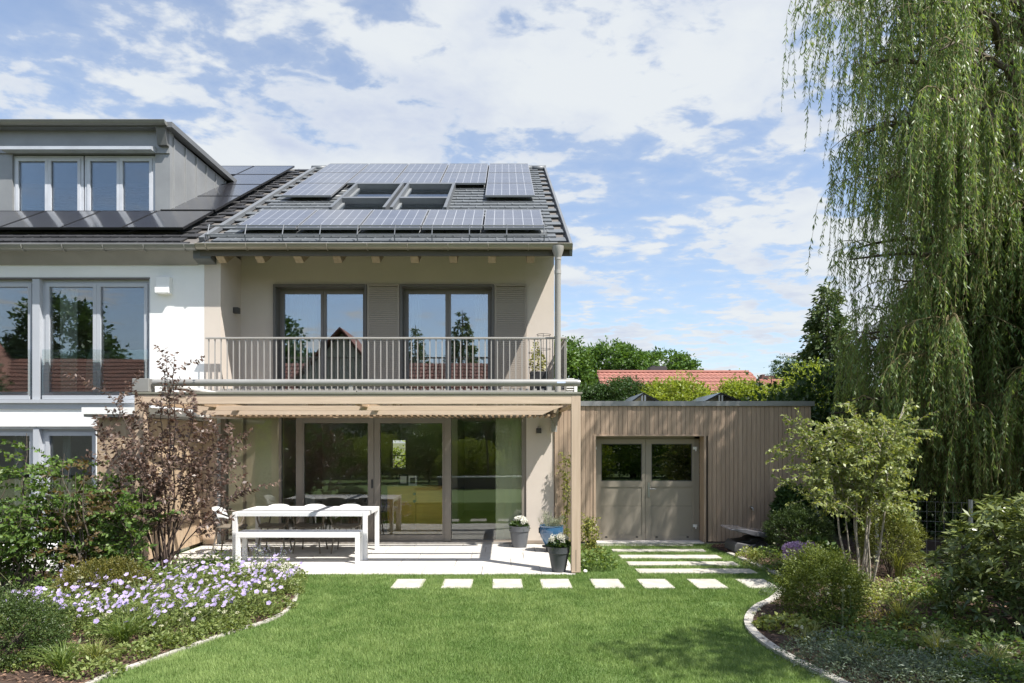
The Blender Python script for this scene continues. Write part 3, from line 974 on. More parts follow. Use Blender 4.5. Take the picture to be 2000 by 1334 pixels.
# beams under the slatted ceiling
B().prism([(-4.72, 2.385), (.92, 2.385), (.70, 2.315), (-4.55, 2.315)], 'y', 9.98, 10.06).build('cross_beam', M_larch, perg)
B().prism([(-5.1, 2.365), (.80, 2.365), (.62, 2.285), (-5.0, 2.285)], 'y', 10.86, 10.94).build('cross_beam', M_larch, perg)
me = B().box(-.035, .035, Y0 + .12, 10.95, 2.36, 2.44).mesh('rafter', M_larchy)
for x in (-4.35, -2.08):
    inst('rafter', me, perg, (x, 0, 0))
me = B().box(-.019, .019, 11.06, 11.92, 2.268, 2.298).mesh('batten', M_larchy)
x = -4.85
while x < .92:
    inst('batten', me, perg, (x, 0, 0)); x += 0.1035
# taupe triangular plate with small grey box at the right wall
B().prism([(.945, 2.37), (.70, 2.37), (.945, 2.12)], 'y', 11.78, 11.84).build('corner_plate', mat('plate_taupe', (0.27, 0.235, 0.195), 0.6), perg)
B().box(.84, .94, 11.86, 11.96, 2.02, 2.33).build('bracket', M_pipe, perg)

# awning on top of the pergola
aw = thing('awning', 'rolled up terrace awning in a grey tube on top of the pergola', 'awning', (-2, 9.4, 2.54))
ya = 9.40
za = PZ(747.5, ya)
B().tube([(-4.95, ya, za), (1.02, ya, za), (1.07, ya, za - .005)], [.05, .05, .042], 20).build('tube', mat('awning_tube_grey', (0.27, 0.265, 0.25), 0.38, 0.1), aw, smooth=True)
B().box(PX(264, ya), PX(296, ya), ya - .08, ya + .10, 2.545, PZ(740, ya)).build('end_box', MATS['awning_tube_grey'], aw, bevel=.006)
B().tube([(-4.86, ya + .12, 2.66), (-4.75, 10.1, 2.64), (-4.72, 11.0, 2.63)], [.055, .04, .03], 12).build('guide_arm', mat('guide_arm_white', (0.62, 0.61, 0.58), 0.4), aw, smooth=True)
me = B().box(-.07, .07, -.05, .06, 2.54, 2.565).box(-.03, .03, -.03, .05, 2.565, 2.72).mesh('bracket', M_pipe, (0, 0, 0))
for p in (325, 686, 1073):
    inst('bracket', me, aw, (PX(p, ya), ya, 0)).location.z = -2.54
B().box(.74, .86, ya - .0515, ya - .049, za - .010, za + .014).build('sticker', mat('sticker_pale_blue', (0.55, 0.62, 0.78), 0.5), aw)

# white louvred box beside the pergola roof
lv = thing('ventilation_box', 'small white louvred box behind the right end of the awning', 'vent box', (1.12, 11.3, 2.55))
xa, xb = PX(1106, 11.2), PX(1127.5, 11.2)
f = B(); za0, za1 = PZ(768, 11.2), PZ(739, 11.2)
f.box(xb - .05, xb, 11.2, 11.6, za0, za1 - .02); f.box(xa - .1, xb - .05, 11.2, 11.6, za1 - .05, za1); f.box(xa - .1, xb - .05, 11.4, 11.6, za0, za1 - .05)
f.build('casing', M_whitepl, lv)
for i in range(4):
    z = za0 + .01 + i * .042
    B().hexa([(xa - .1, 11.21, z), (xb - .05, 11.21, z), (xb - .05, 11.3, z + .02), (xa - .1, 11.3, z + .02), (xa - .1, 11.21, z + .016), (xb - .05, 11.21, z + .016), (xb - .05, 11.3, z + .036), (xa - .1, 11.3, z + .036)]).build('louvre', M_whitepl, lv)

# ------------------------------------------------------------------ garage
gar = thing('timber_garage', 'flat roofed garage clad in weathered brown vertical boards', 'garage', (3.3, 12.1, 0))
YG = 12.0
XG0, XG1 = .905, 5.53
dx0, dx1, dzt = PX(1164, YG), PX(1375, YG), PZ(852, YG)
b = B()
b.box(XG0, dx0 - .05, YG + .03, YG + .2, .02, 2.49); b.box(dx1 + .05, XG1 - .01, YG + .03, YG + .2, .02, 2.49); b.box(dx0 - .05, dx1 + .05, YG + .03, YG + .2, dzt + .02, 2.49)
b.box(XG1 - .14, XG1 - .01, YG + .2, 18, .02, 2.49); b.box(XG0, XG0 + .1, YG + .2, 18, .02, 2.49); b.box(XG0, XG1 - .01, 17.9, 18, .02, 2.49)
b.box(XG0, XG1 - .01, YG + .03, 18, 2.42, 2.47)
b.build('wall', mat('garage_wall_dark', (0.06, 0.05, 0.04), 0.9), gar)
B().box(XG0, XG1, YG + .02, 18, -.03, .02).build('floor', M_plinth, gar)
x = XG0
r = random.Random(4)
cache = {}
while x < XG1 - .03:
    w = r.choice([0.074, 0.08, 0.08, 0.086])
    w = min(w, XG1 - x)
    door = x + w > dx0 - .02 and x < dx1 + .02
    if door and x < dx0 - .02: w = max(.03, dx0 - .02 - x); door = False
    key = (round(w, 3), door)
    if key not in cache:
        cache[key] = B().box(.003, w - .003, 0, .024, (dzt + .005) if door else .045, 2.485).mesh('board', M_board)
    inst('board', cache[key], gar, (x, YG + r.uniform(-.003, .003), 0))
    x += w
# metal edge of the flat roof
B().box(1.07, XG1 + .05, YG - .035, YG + .1, 2.487, 2.575).box(XG1 - .1, XG1 + .05, YG + .1, 18.1, 2.487, 2.575).box(.905, 1.07, YG - .02, YG + .1, 2.487, 2.57).build('roof_edge', mat('roof_edge_metal', (0.285, 0.285, 0.28), 0.38, 0.4, var=0.06), gar)
B().box(XG0, XG1 - .1, YG + .1, 18, 2.475, 2.50).build('roof', mat('green_roof', (0.10, 0.10, 0.055), 0.95, var=.3, vscale=12), gar)
# reveal
yd = YG + .27
b = B()
b.box(dx0 - .045, dx0 - .002, YG - .015, yd, .03, dzt + .001); b.box(dx1 - .002, dx1 + .035, YG - .015, yd, .03, dzt + .001); b.box(dx0 - .045, dx1 + .035, YG - .015, yd, dzt + .001, dzt + .03)
b.build('door_reveal', M_board, gar)
# double doors
M_gdoor = mat('garage_door_paint', (0.30, 0.265, 0.215), 0.22, var=0.03, spec=0.5, bump=0.02, bscale=12)
xm = PX(1261, yd)
hs = lambda px: PX(px, yd)
leaves = [(dx0 + .002, xm - .003, hs(1174), hs(1254)), (xm + .003, dx1 - .004 - .09, hs(1272), hs(1352))]
zw0, zw1 = PZ(940, yd), PZ(866.5, yd)
ztd = PZ(857.5, yd)
B().box(leaves[1][1] + .002, dx1 - .002, yd + .02, yd + .1, .03, dzt).box(dx0, dx1 - .002, yd + .02, yd + .1, ztd + .002, dzt).build('door_frame', M_gdoor, gar)
for i, (a, c, g0, g1) in enumerate(leaves):
    d = B()
    d.box(a, g0, yd, yd + .06, .03, ztd); d.box(g1, c, yd, yd + .06, .03, ztd)
    d.box(g0, g1, yd, yd + .06, zw1, ztd); d.box(g0, g1, yd, yd + .06, PZ(951, yd), zw0)
    d.box(g0, g1, yd, yd + .06, .03, .12)
    d.box(g0, g1, yd + .014, yd + .05, .12, .655); d.box(g0, g1, yd + .014, yd + .05, .659, PZ(951, yd))
    do_ = d.build('door', M_gdoor, gar)
    B().box(g0, g1, yd + .02, yd + .035, zw0, zw1).build('pane', GL_gar, do_)
    fr = B(); t = .012
    fr.box(g0, g0 + t, yd + .005, yd + .02, zw0, zw1); fr.box(g1 - t, g1, yd + .005, yd + .02, zw0, zw1); fr.box(g0 + t, g1 - t, yd + .005, yd + .02, zw0, zw0 + t); fr.box(g0 + t, g1 - t, yd + .005, yd + .02, zw1 - t, zw1)
    fr.build('glazing_bead', M_dkframe, do_)
    for px in ((1184, 1244) if i == 0 else (1282.5, 1343)):
        B().box(hs(px) - .02, hs(px) + .02, yd - .004, yd, .075, .10).build('vent', M_black, do_)
    for z in (1.72, .29):
        xx = a - .0 if i == 0 else c
        B().box(xx - .03, xx + .045, yd - .016, yd - .001, z - .02, z + .03).tube([(xx + (.02 if i else -.0), yd - .02, z - .05), (xx + (.02 if i else 0), yd - .02, z + .03)], .012, 8).build('hinge', M_whitepl, do_)
    if i == 1:
        hx = hs(1267)
        B().box(hx - .015, hx + .015, yd - .012, yd, .82, 1.09).tube([(hx, yd - .012, .975), (hx, yd - .06, .975), (hx + .12, yd - .06, .975)], .010, 8).build('handle', M_steel, do_)
B().box(dx0, dx1, YG - .02, yd, .0, .028).build('threshold', M_slab, gar)
# outdoor tap
tp = thing('garden_tap', 'small metal garden tap on the brown board wall above the mower', 'tap', (PX(1466, YG), YG - .005, PZ(991, YG)))
o = ORG[tp]
B().tube([o + Vector((0, .02, 0)), o + Vector((0, -.05, .0)), o + Vector((.015, -.07, -.005)), o + Vector((.02, -.075, -.05))], [.013, .013, .012, .011], 8).build('spout', M_steel, tp, smooth=True)
B().box(o.x - .035, o.x + .012, o.y - .055, o.y - .04, o.z + .018, o.z + .028).tube([o + Vector((0, -.045, 0)), o + Vector((0, -.045, .022))], .007, 6).build('handle', M_steel, tp)
# tilted collectors on the garage roof
M_dkcol = mat('collector_black', (0.015, 0.015, 0.017), 0.25, var=0.05)
for i, (px0, pxm, px1, side) in enumerate(((1232, 1257, 1292, 0), (1374, 1408, 1455, 0))):
    Yc = 13.3
    for half in (0, 1):
        t = thing('solar_panel', ['tilted black solar panel on the garage roof left, ', 'tilted black solar panel on the garage roof right, '][i] + ['rising slope facing left', 'falling slope facing right'][half], 'solar panel', (PX(pxm, Yc), Yc, 2.5), 'tilted solar panels on the garage roof')
        xm_, xe = PX(pxm, Yc), PX((px0, px1)[half], Yc)
        zm, ze = PZ(770, Yc), PZ(783, Yc) - .05
        B().hexa([(xe, Yc, ze), (xm_, Yc, zm), (xm_, Yc + 1.6, zm), (xe, Yc + 1.6, ze), (xe, Yc, ze + .035), (xm_, Yc, zm + .035), (xm_, Yc + 1.6, zm + .035), (xe, Yc + 1.6, ze + .035)] if half == 0 else
                 [(xm_ + .01, Yc, zm), (xe, Yc, ze), (xe, Yc + 1.6, ze), (xm_ + .01, Yc + 1.6, zm), (xm_ + .01, Yc, zm + .035), (xe, Yc, ze + .035), (xe, Yc + 1.6, ze + .035), (xm_ + .01, Yc + 1.6, zm + .035)]).build('module', M_dkcol, t)
        B().box(xm_ + (-.04, .02)[half], xm_ + (-.01, .05)[half], Yc + .02, Yc + .05, 2.5, zm).build('strut', M_steel, t)
        B().box(min(xm_, xe), max(xm_, xe), Yc + .02, Yc + .05, 2.5, 2.53).build('base_rail', M_steel, t)

# ------------------------------------------------------------------ garden shed between the terraces
shed = thing('garden_shed', 'narrow pale timber shed with white flat roof between the two terraces', 'shed', (-5.7, 10.6, 0))
sx0, sx1, sy0, sy1, sz = -6.06, -5.375, 9.90, 11.14, 2.20
B().box(sx0 + .03, sx1 - .025, sy0 + .025, sy1, .05, sz).box(-5.43, -5.41, sy1, 11.85, .05, 2.2).build('body', MATS['garage_wall_dark'], shed)
x = sx0
me = B().box(.002, .086, 0, .022, .06, sz).mesh('board', M_boardl)
while x < sx1 - .05:
    inst('board', me, shed, (x, sy0, 0)); x += (sx1 - sx0) / 8
me = B().box(-.022, 0, .002, .139, .06, sz).mesh('board', M_boardl)
y = sy0 + .002
while y < 11.8:
    inst('board', me, shed, (sx1, y, 0)); y += .1405
B().box(sx0 - .12, sx1 + .14, sy0 - .12, 11.85, sz + .01, sz + .05).build('soffit', M_pipe, shed)
B().box(sx0 - .14, sx1 + .16, sy0 - .14, 11.1, sz + .05, sz + .15).build('roof_slab', M_white, shed)

# ------------------------------------------------------------------ terrace, paths, lawn, beds
terr = setting('terrace', (-2.1, 10.6, 0))
B().box(-5.36, 1.0, 9.26, 12.0, -.06, -.012).build('joint_bed', mat('joint_sand', (0.20, 0.185, 0.165), 0.95), terr)
cache = {}
row, y = 0, 9.26
while y < 11.96:
    d = min(.62, 11.985 - y)
    x = -5.36 - (.0, .42, .21)[row % 3]
    while x < .99:
        a, c = max(x, -5.36), min(x + .84, 1.0)
        if c - a > .06:
            key = (round(c - a, 3), round(d, 3))
            if key not in cache:
                cache[key] = B().box(.0045, key[0] - .0045, .0045, key[1] - .0045, -.045, 0).mesh('paving_slab', M_slab)
            inst('paving_slab', cache[key], terr, (a, y, random.uniform(-.0015, .0015)))
        x += .84
    y += .62; row += 1
pat = setting('patio', (-8, 10.6, 0))
B().box(-12, -5.45, 8.3, YP - .02, -.05, -.004).build('patio_slab', mat('neighbour_paving', (0.50, 0.49, 0.46), 0.9, var=.06), pat)

M_step = mat('stepping_stone_concrete', (0.44, 0.415, 0.36), 0.9, var=0.16, vscale=6, rand=.07, detail=9.0, bump=.15, bscale=160)
path = setting('stepping_stone_path', (1.0, 8.65, 0))
tops = [776.5, 869.3, 963, 1055.5, 1150.5, 1243.5, 1341.5, 1433.6]
stones = []
for i, p in enumerate(tops):
    Yb = 8.94
    a = PX(p, Yb) + random.uniform(-.008, .008); w = .385
    b = B().hexa([(0, 0, -.05), (w, .006 * (i % 2), -.05), (w, .55, -.05), (0, .55, -.05), (0, 0, .004), (w, .006 * (i % 2), .004), (w, .55, .004), (0, .55, .004)])
    me = b.mesh('stepping_stone', M_step)
    inst('stepping_stone', me, path, (a, 8.385, 0), (0, 0, random.uniform(-.012, .012)))
    stones.append((a, 8.385, a + w, 8.935))
path2 = setting('garage_path', (2.5, 10.6, 0))
for (pl_, pr_, yt, yb) in ((1166, 1352, 1064, 1065.4), (1193.6, 1372, 1072.7, 1077.2), (1207, 1399, 1084, 1090.5), (1222, 1432, 1097, 1104), (1240, 1464, 1111, 1119.5)):
    Ya, Yb = GY(yt), GY(yb)
    a, c = PX(pl_, Ya), PX(pr_, Ya)
    B().box(a, c, Yb, Ya, -.05, .004).build('path_slab', M_step, path2)
    stones.append((a, Yb, c, Ya))

def smooth_poly(pts, n=6):
    """Catmull-Rom through ground points."""
    P = [np.array(p) for p in pts]
    out = []
    for i in range(len(P) - 1):
        p0, p1, p2, p3 = P[max(i - 1, 0)], P[i], P[i + 1], P[min(i + 2, len(P) - 1)]
        for k in range(n):
            t = k / n
            out.append(0.5 * ((2 * p1) + (-p0 + p2) * t + (2 * p0 - 5 * p1 + 4 * p2 - p3) * t * t + (-p0 + 3 * p1 - 3 * p2 + p3) * t ** 3))
    out.append(P[-1])
    return [tuple(p) for p in out]


edge_r = smooth_poly([G(1424, 1081), G(1480, 1105), G(1535, 1131), G(1532, 1150), G(1508, 1172), G(1483, 1184), G(1464, 1204), G(1465, 1227), G(1494, 1255), G(1545, 1287), G(1618, 1322), G(1690, 1360), G(1800, 1420)])
edge_l = smooth_poly([G(545, 1119), G(572, 1133), G(580, 1155), G(567, 1186), G(527, 1211), G(465, 1230), G(403, 1251), G(341, 1273), G(279, 1295), G(223, 1313), G(177, 1334), G(60, 1385), G(-150, 1440)])
poly_r = edge_r + [(4.3, 3.0), (12, 3.0), (12, 12.5), (5.6, 12.5), (5.55, 11.95), (3.75, 11.95), (3.6, 11.6)]
poly_l = edge_l + [(-6.2, 3.0), (-12, 3.0), (-12, 9.4), (-5.5, 9.5), (-5.2, 9.24), (-3.3, 9.24)]

def inside(P, poly):
    x, y = P[:, 0], P[:, 1]
    r = np.zeros(len(P), bool)
    n = len(poly)
    for i in range(n):
        x1, y1 = poly[i]; x2, y2 = poly[(i + 1) % n]
        if y1 == y2: continue
        c = ((y1 > y) != (y2 > y)) & (x < (x2 - x1) * (y - y1) / (y2 - y1) + x1)
        r ^= c
    return r


def flat(name, poly, z, m, kind='structure'):
    import mathutils.geometry as mg
    tri = mg.tessellate_polygon([[Vector((p[0], p[1], 0)) for p in poly]])
    b = B(); b.add([(p[0], p[1], z) for p in poly], [tuple(t) for t in tri])
    me = b.mesh(name, m)
    o = link(bpy.data.objects.new(name, me))
    if me.polygons[0].normal.z < 0: me.flip_normals()
    return props(o, kind=kind)


M_lawn = mat('lawn_thatch', (0.125, 0.185, 0.050), 0.95, col2=(0.10, 0.155, 0.042), vscale=1.2)
b = B(); b.box(-12, 12, -16, 12.6, -.06, -.014)
b.build('lawn', M_lawn, kind='structure')
M_bark = mat('bark_mulch', (0.080, 0.046, 0.030), 0.95, col2=(0.035, 0.022, 0.016), vscale=22, bump=.6, bscale=40)
flat('planting_bed', poly_r, .004, M_bark)
flat('planting_bed', poly_l, .004, M_bark)

# bark chips
def chips(name, poly, n, box):
    P = np.column_stack([RNG.uniform(box[0], box[1], n), RNG.uniform(box[2], box[3], n)])
    P = P[inside(P, poly)]
    P3 = np.column_stack([P, RNG.uniform(.004, .025, len(P))])
    a = RNG.uniform(0, 6.283, len(P))
    D = np.column_stack([np.cos(a), np.sin(a), RNG.normal(0, .25, len(P))])
    V, F, T = leaf_arrays(P3, D, RNG.uniform(.02, .055, len(P)), RNG.uniform(.008, .02, len(P)), up=.55, wide=.5, fold=.05)
    npmesh(name, V, F, M_chip, T, kind='stuff')
M_chip = leafmat('bark_chip', (0.05, 0.028, 0.018), (0.26, 0.165, 0.11), trans=0.0, rough=.9)
chips('bark_chips', poly_r, 26000, (1.7, 6.5, 4.4, 11.9))
chips('bark_chips', poly_l, 16000, (-5.5, -1.8, 4.6, 9.2))

# edging stones
edg = setting('lawn_edging', (0, 8, 0))
M_edge = mat('edging_concrete', (0.42, 0.395, 0.35), 0.9, var=.16, vscale=9, rand=.09, bump=.15)
def edging(pts, w=.085, z0=-.04, z1=.022):
    L = [0]
    for i in range(1, len(pts)):
        L.append(L[-1] + math.dist(pts[i], pts[i - 1]))
    def at(s):
        s = min(max(s, 0), L[-1])
        for i in range(1, len(pts)):
            if s <= L[i] + 1e-9:
                t = (s - L[i - 1]) / max(L[i] - L[i - 1], 1e-9)
                return Vector((pts[i - 1][0] + (pts[i][0] - pts[i - 1][0]) * t, pts[i - 1][1] + (pts[i][1] - pts[i - 1][1]) * t, 0))
    s = 0
    step = .17
    while s < L[-1] - .02:
        p, q = at(s), at(min(s + step - .006, L[-1]))
        d0 = (at(s + .05) - at(s - .05)).normalized(); d1 = (at(s + step + .05) - at(s + step - .06)).normalized()
        n0, n1 = Vector((-d0.y, d0.x, 0)) * w / 2, Vector((-d1.y, d1.x, 0)) * w / 2
        u = Vector((0, 0, 1))
        b = B().hexa([p - n0 + u * z0, q - n1 + u * z0, q + n1 + u * z0, p + n0 + u * z0, p - n0 + u * z1, q - n1 + u * z1, q + n1 + u * z1, p + n0 + u * z1])
        b.build('edging_stone', M_edge, edg)
        s += step
edging(edge_r); edging(edge_l, .05, -.04, .012)

# grass blades
def grass():
    M = leafmat('lawn_grass', (0.120, 0.205, 0.052), (0.320, 0.410, 0.155), trans=0.30, rough=.5, spec=.25, tcol=(1.25, 1.3, .6))
    zones = [(-3.6, 3.4, 4.2, 6.2, 14000), (-4.2, 4.4, 6.2, 9.3, 11500), (.98, 5.0, 9.3, 12.05, 6500)]
    arr = []
    for (x0, x1, y0, y1, dn) in zones:
        n = int((x1 - x0) * (y1 - y0) * dn)
        P = np.column_stack([RNG.uniform(x0, x1, n), RNG.uniform(y0, y1, n)])
        P = P[~inside(P, poly_l) & ~inside(P, poly_r)]
        keep = np.ones(len(P), bool)
        ed = .004 + .022 * RNG.random(len(P)) ** 2
        for (a, yb, c, yt) in stones:
            keep &= ~((P[:, 0] > a + ed) & (P[:, 0] < c - ed) & (P[:, 1] > yb + ed) & (P[:, 1] < yt - ed))
        keep &= ~((P[:, 0] < 1.0 - ed * .6) & (P[:, 1] > 9.255 + ed * .7))
        for (cx, cy, rr) in ((G(1405, 1178)[0], G(1405, 1178)[1], .14), (G(1033, 1156)[0], G(1033, 1156)[1], .09)):
            dd = np.hypot(P[:, 0] - cx, P[:, 1] - cy)
            keep &= (dd > rr) | (RNG.random(len(P)) < .35)
        P = P[keep]
        n = len(P)
        cl = np.sin(P[:, 0] * 3.1 + np.sin(P[:, 1] * 2.3) * 1.7) * np.cos(P[:, 1] * 2.7 + np.sin(P[:, 0] * 1.9))
        fine = np.sin(P[:, 0] * 23 + 3 * np.sin(P[:, 1] * 11)) * np.sin(P[:, 1] * 27 + 2 * np.sin(P[:, 0] * 13))
        h = RNG.uniform(.022, .048, n) * (1 + .18 * cl + .2 * fine)
        a = RNG.uniform(0, 6.283, n)
        lean = RNG.uniform(.1, .75, n)
        D = np.column_stack([np.cos(a) * lean, np.sin(a) * lean, np.ones(n)])
        D = unit(D)
        sd = unit(np.cross(D, RNG.normal(size=(n, 3))))
        wd = RNG.uniform(.0018, .0035, n)[:, None] * (1.25 if y0 > 6 else 1.0)
        base = np.column_stack([P, np.full(n, -.016)])
        V = np.stack([base - sd * wd, base + sd * wd, base + D * h[:, None]], 1).reshape(-1, 3)
        mid = np.sin(P[:, 0] * 7.7 + 2.1 * np.sin(P[:, 1] * 5.3)) * np.sin(P[:, 1] * 8.9 + 1.7 * np.sin(P[:, 0] * 6.1 + 1))
        T = np.clip(.40 + .10 * np.sin(P[:, 0] * 1.3 + P[:, 1] * .9) + .18 * cl + .24 * mid + .12 * fine + RNG.normal(0, .2, n), 0, 1)
        arr.append((V, np.arange(3 * n).reshape(n, 3), np.repeat(T, 3)))
    V, F, T = merge(arr)
    npmesh('grass', V, F, M, T, kind='stuff')
grass()

# ------------------------------------------------------------------ garden table, bench, chairs
M_wh = mat('white_powder_coat', (0.74, 0.74, 0.73), 0.4, var=0.015)
tab = thing('garden_table', 'long white slatted garden table on the terrace', 'table', (-3.19, 10.92, 0))
tx0, tx1, ty0, ty1, tz = -4.24, -2.14, 10.37, 11.40, .742
lw = .068
for (x, y) in ((tx0, ty0), (tx1 - lw, ty0), (tx0, ty1 - lw), (tx1 - lw, ty1 - lw)):
    B().box(x, x + lw, y, y + lw, 0, tz - .002).build('leg', M_wh, tab, bevel=.003)
B().box(tx0 + lw, tx1 - lw, ty0 + .004, ty0 + .034, tz - .06, tz - .002).box(tx0 + lw, tx1 - lw, ty1 - .034, ty1 - .004, tz - .06, tz - .002).build('apron', M_wh, tab)
B().box(tx0 + .002, tx0 + lw - .002, ty0 + lw, ty1 - lw, tz - .06, tz - .002).box(tx1 - lw + .002, tx1 - .002, ty0 + lw, ty1 - lw, tz - .06, tz - .002).build('end_rail', M_wh, tab)
n = 13
sw = (tx1 - tx0 - 2 * lw) / n
me = B().box(.004, sw - .004, ty0 + .035, ty1 - .035, tz - .022, tz).mesh('slat', M_wh)
for i in range(n):
    inst('slat', me, tab, (tx0 + lw + i * sw, 0, 0))
ben = thing('garden_bench', 'white backless bench in front of the white garden table', 'bench', (-3.14, 10.2, 0))
bx0, bx1, by0, by1, bz = -4.06, -2.195, 10.05, 10.36, .476
for (x, y) in ((bx0, by0), (bx1 - .06, by0), (bx0, by1 - .06), (bx1 - .06, by1 - .06)):
    B().box(x, x + .06, y, y + .06, 0, bz - .08).build('leg', M_wh, ben, bevel=.003)
B().box(bx0, bx1, by0, by0 + .03, bz - .08, bz - .001).box(bx0, bx1, by1 - .03, by1, bz - .08, bz - .001).box(bx0, bx0 + .03, by0 + .03, by1 - .03, bz - .08, bz - .001).box(bx1 - .03, bx1, by0 + .03, by1 - .03, bz - .08, bz - .001).build('frame', M_wh, ben, bevel=.003)
me = B().box(bx0 + .032, bx1 - .032, 0, .072, bz - .02, bz).mesh('slat', mat('bench_slat_grey', (0.60, 0.605, 0.62), .45, var=.02))
for i in range(3):
    inst('slat', me, ben, (0, by0 + .034 + i * .082, 0))

M_chair = mat('pale_grey_chair_shell', (0.56, 0.56, 0.545), 0.5, var=.03)
M_chairleg = mat('chair_leg_taupe', (0.16, 0.135, 0.105), 0.5, var=.05)


def chair(loc, rz, label, group, first=[None]):
    if first[0] is not None:
        o = copy_tree(first[0]); o.location = loc; o.rotation_euler = (0, 0, rz)
        o['label'] = label
        return o
    o = thing('garden_chair', label, 'chair', (0, 0, 0), group)
    # seat faces -Y
    vs, fs = [], []
    n, mm = 12, 8
    for j in range(mm + 1):
        v = j / mm
        for i in range(n + 1):
            u = i / n * 2 - 1
            w = .235 * (1 - .12 * (v - .5) ** 2 * 4)
            x = u * w
            y = -.21 + .42 * v
            z = .448 + .022 * u * u - .02 * math.sin(v * math.pi) * (1 - u * u) + (-.02 if j == 0 else 0)
            vs.append((x, y, z))
    for j in range(mm):
        for i in range(n):
            a = j * (n + 1) + i
            fs.append((a, a + 1, a + n + 2, a + n + 1))
    s = B().add(vs, fs).build('seat', M_chairleg, o, smooth=True, local=True)
    md = s.modifiers.new('thickness', 'SOLIDIFY'); md.thickness = .016
    vs, fs = [], []
    n, mm = 16, 8
    for j in range(mm + 1):
        v = j / mm
        for i in range(n + 1):
            u = i / n * 2 - 1
            a = u * 1.15
            r = .245
            edge = abs(u) ** 3
            z0 = .585 - .05 * edge; z1 = .775 - .075 * edge
            z = z0 + (z1 - z0) * v
            x = r * math.sin(a) * (1.0 - .04 * v)
            y = .02 + r * .85 * math.cos(a) + .05 * v
            vs.append((x, y, z))
    for j in range(mm):
        for i in range(n):
            a = j * (n + 1) + i
            fs.append((a, a + 1, a + n + 2, a + n + 1))
    s = B().add(vs, fs).build('backrest', M_chair, o, smooth=True, local=True)
    md = s.modifiers.new('thickness', 'SOLIDIFY'); md.thickness = .018
    for sx in (-1, 1):
        B().tube([(sx * .225, .12, .70), (sx * .255, .0, .665), (sx * .262, -.09, .63), (sx * .255, -.12, .56), (sx * .235, -.09, .47), (sx * .20, -.06, .44)], [.013, .014, .015, .014, .013, .012], 8).build('armrest', M_chairleg, o, smooth=True, local=True)
        B().tube([(sx * .17, -.15, .445), (sx * .225, -.215, 0.0)], [.017, .011], 8).build('leg', M_chairleg, o, smooth=True, local=True)
        B().tube([(sx * .16, .15, .445), (sx * .215, .235, 0.0)], [.017, .011], 8).build('leg', M_chairleg, o, smooth=True, local=True)
        B().tube([(sx * .15, .17, .45), (sx * .13, .235, .62)], [.014, .012], 8).build('back_support', M_chairleg, o, smooth=True, local=True)
    o.location = loc; o.rotation_euler = (0, 0, rz)
    first[0] = o
    return o


gch = 'pale grey garden chairs round the white table'
chair((-3.85, 11.17, 0), .04, 'pale grey garden chair behind the table, nearest the purple leaved shrub', gch)
chair((-3.25, 11.17, 0), -.03, 'pale grey garden chair behind the middle of the white table', gch)
chair((-2.63, 11.17, 0), .03, 'pale grey garden chair behind the table near the sliding door handle', gch)
chair((-4.50, 10.95, 0), math.pi / 2 + .05, 'pale grey garden chair at the table end by the shed, seen from the side', gch)

# ------------------------------------------------------------------ dining set and sideboard inside
M_oak = wood('dining_oak', (0.34, 0.235, 0.13), (0.26, 0.175, 0.09), 'x', .05, .4)
dt = thing('dining_table', 'wooden dining table standing inside behind the sliding glass doors', 'table', (-3.4, 13.9, 0))
B().box(-4.3, -2.62, 13.45, 14.35, .70, .75).build('tabletop', M_oak, dt)
for x, y in ((-4.25, 13.5), (-2.75, 13.5), (-4.25, 14.22), (-2.75, 14.22)):
    B().box(x, x + .08, y, y + .08, .03, .70).build('leg', M_oak, dt)
M_dch = mat('dining_chair_dark', (0.06, 0.058, 0.055), .6)
M_dchw = mat('dining_chair_white', (0.5, 0.5, 0.49), .5)
for i, (x, y, rz, mm, lb) in enumerate(((-3.9, 13.1, math.pi, M_dchw, 'white shell dining chair indoors behind the left fixed pane'), (-2.9, 13.2, math.pi, M_dch, 'dark dining chair indoors behind the middle of the garden table'), (-2.25, 13.2, math.pi, M_dch, 'dark dining chair indoors left of the sliding door handle'))):
    o = thing('dining_chair', lb, 'chair', (x, y, .03), 'dining chairs inside the house', rz)
    B().lathe([(.02, .42), (.19, .43), (.22, .46)], (0, 0, 0), 16).build('seat', mm, o, smooth=True, local=True)
    vs, fs = [], []
    for j in range(6):
        for k2 in range(13):
            a = (k2 / 12 * 2 - 1) * 1.2
            vs.append((.23 * math.sin(a), .03 + .2 * math.cos(a) + j * .008, .46 + j * .072 * (1 - .25 * abs(a / 1.2) ** 2)))
    for j in range(5):
        for k2 in range(12):
            a = j * 13 + k2
            fs.append((a, a + 1, a + 14, a + 13))
    B().add(vs, fs).build('backrest', mm, o, smooth=True, local=True)
    for sx in (-1, 1):
        for sy in (-1, 1):
            B().tube([(sx * .1, sy * .1, .43), (sx * .19, sy * .19, 0)], [.014, .01], 6).build('leg', M_oak, o, local=True)
sb = thing('sideboard', 'yellow wooden sideboard with two round knobs inside the room', 'sideboard', (-1.75, 12.95, .03))
M_yel = wood('honey_wood', (0.60, 0.36, 0.07), (0.50, 0.29, 0.055), 'x', .05, .4)
sxa, sxb = -2.25, -1.15
B().box(sxa, sxb, 12.80, 13.18, .06, .985).build('cabinet', M_yel, sb)
for i in range(2):
    a = sxa + .02 + i * (sxb - sxa) / 2
    d = B().box(a, a + (sxb - sxa) / 2 - .03, 12.778, 12.798, .08, .965).build('door', M_yel, sb)
B().tube([(-1.725, 12.777, .84), (-1.725, 12.755, .84)], .028, 14).build('knob', M_black, sb)
B().tube([(-1.725, 12.777, .70), (-1.725, 12.755, .70)], .028, 14).build('knob', M_black, sb)
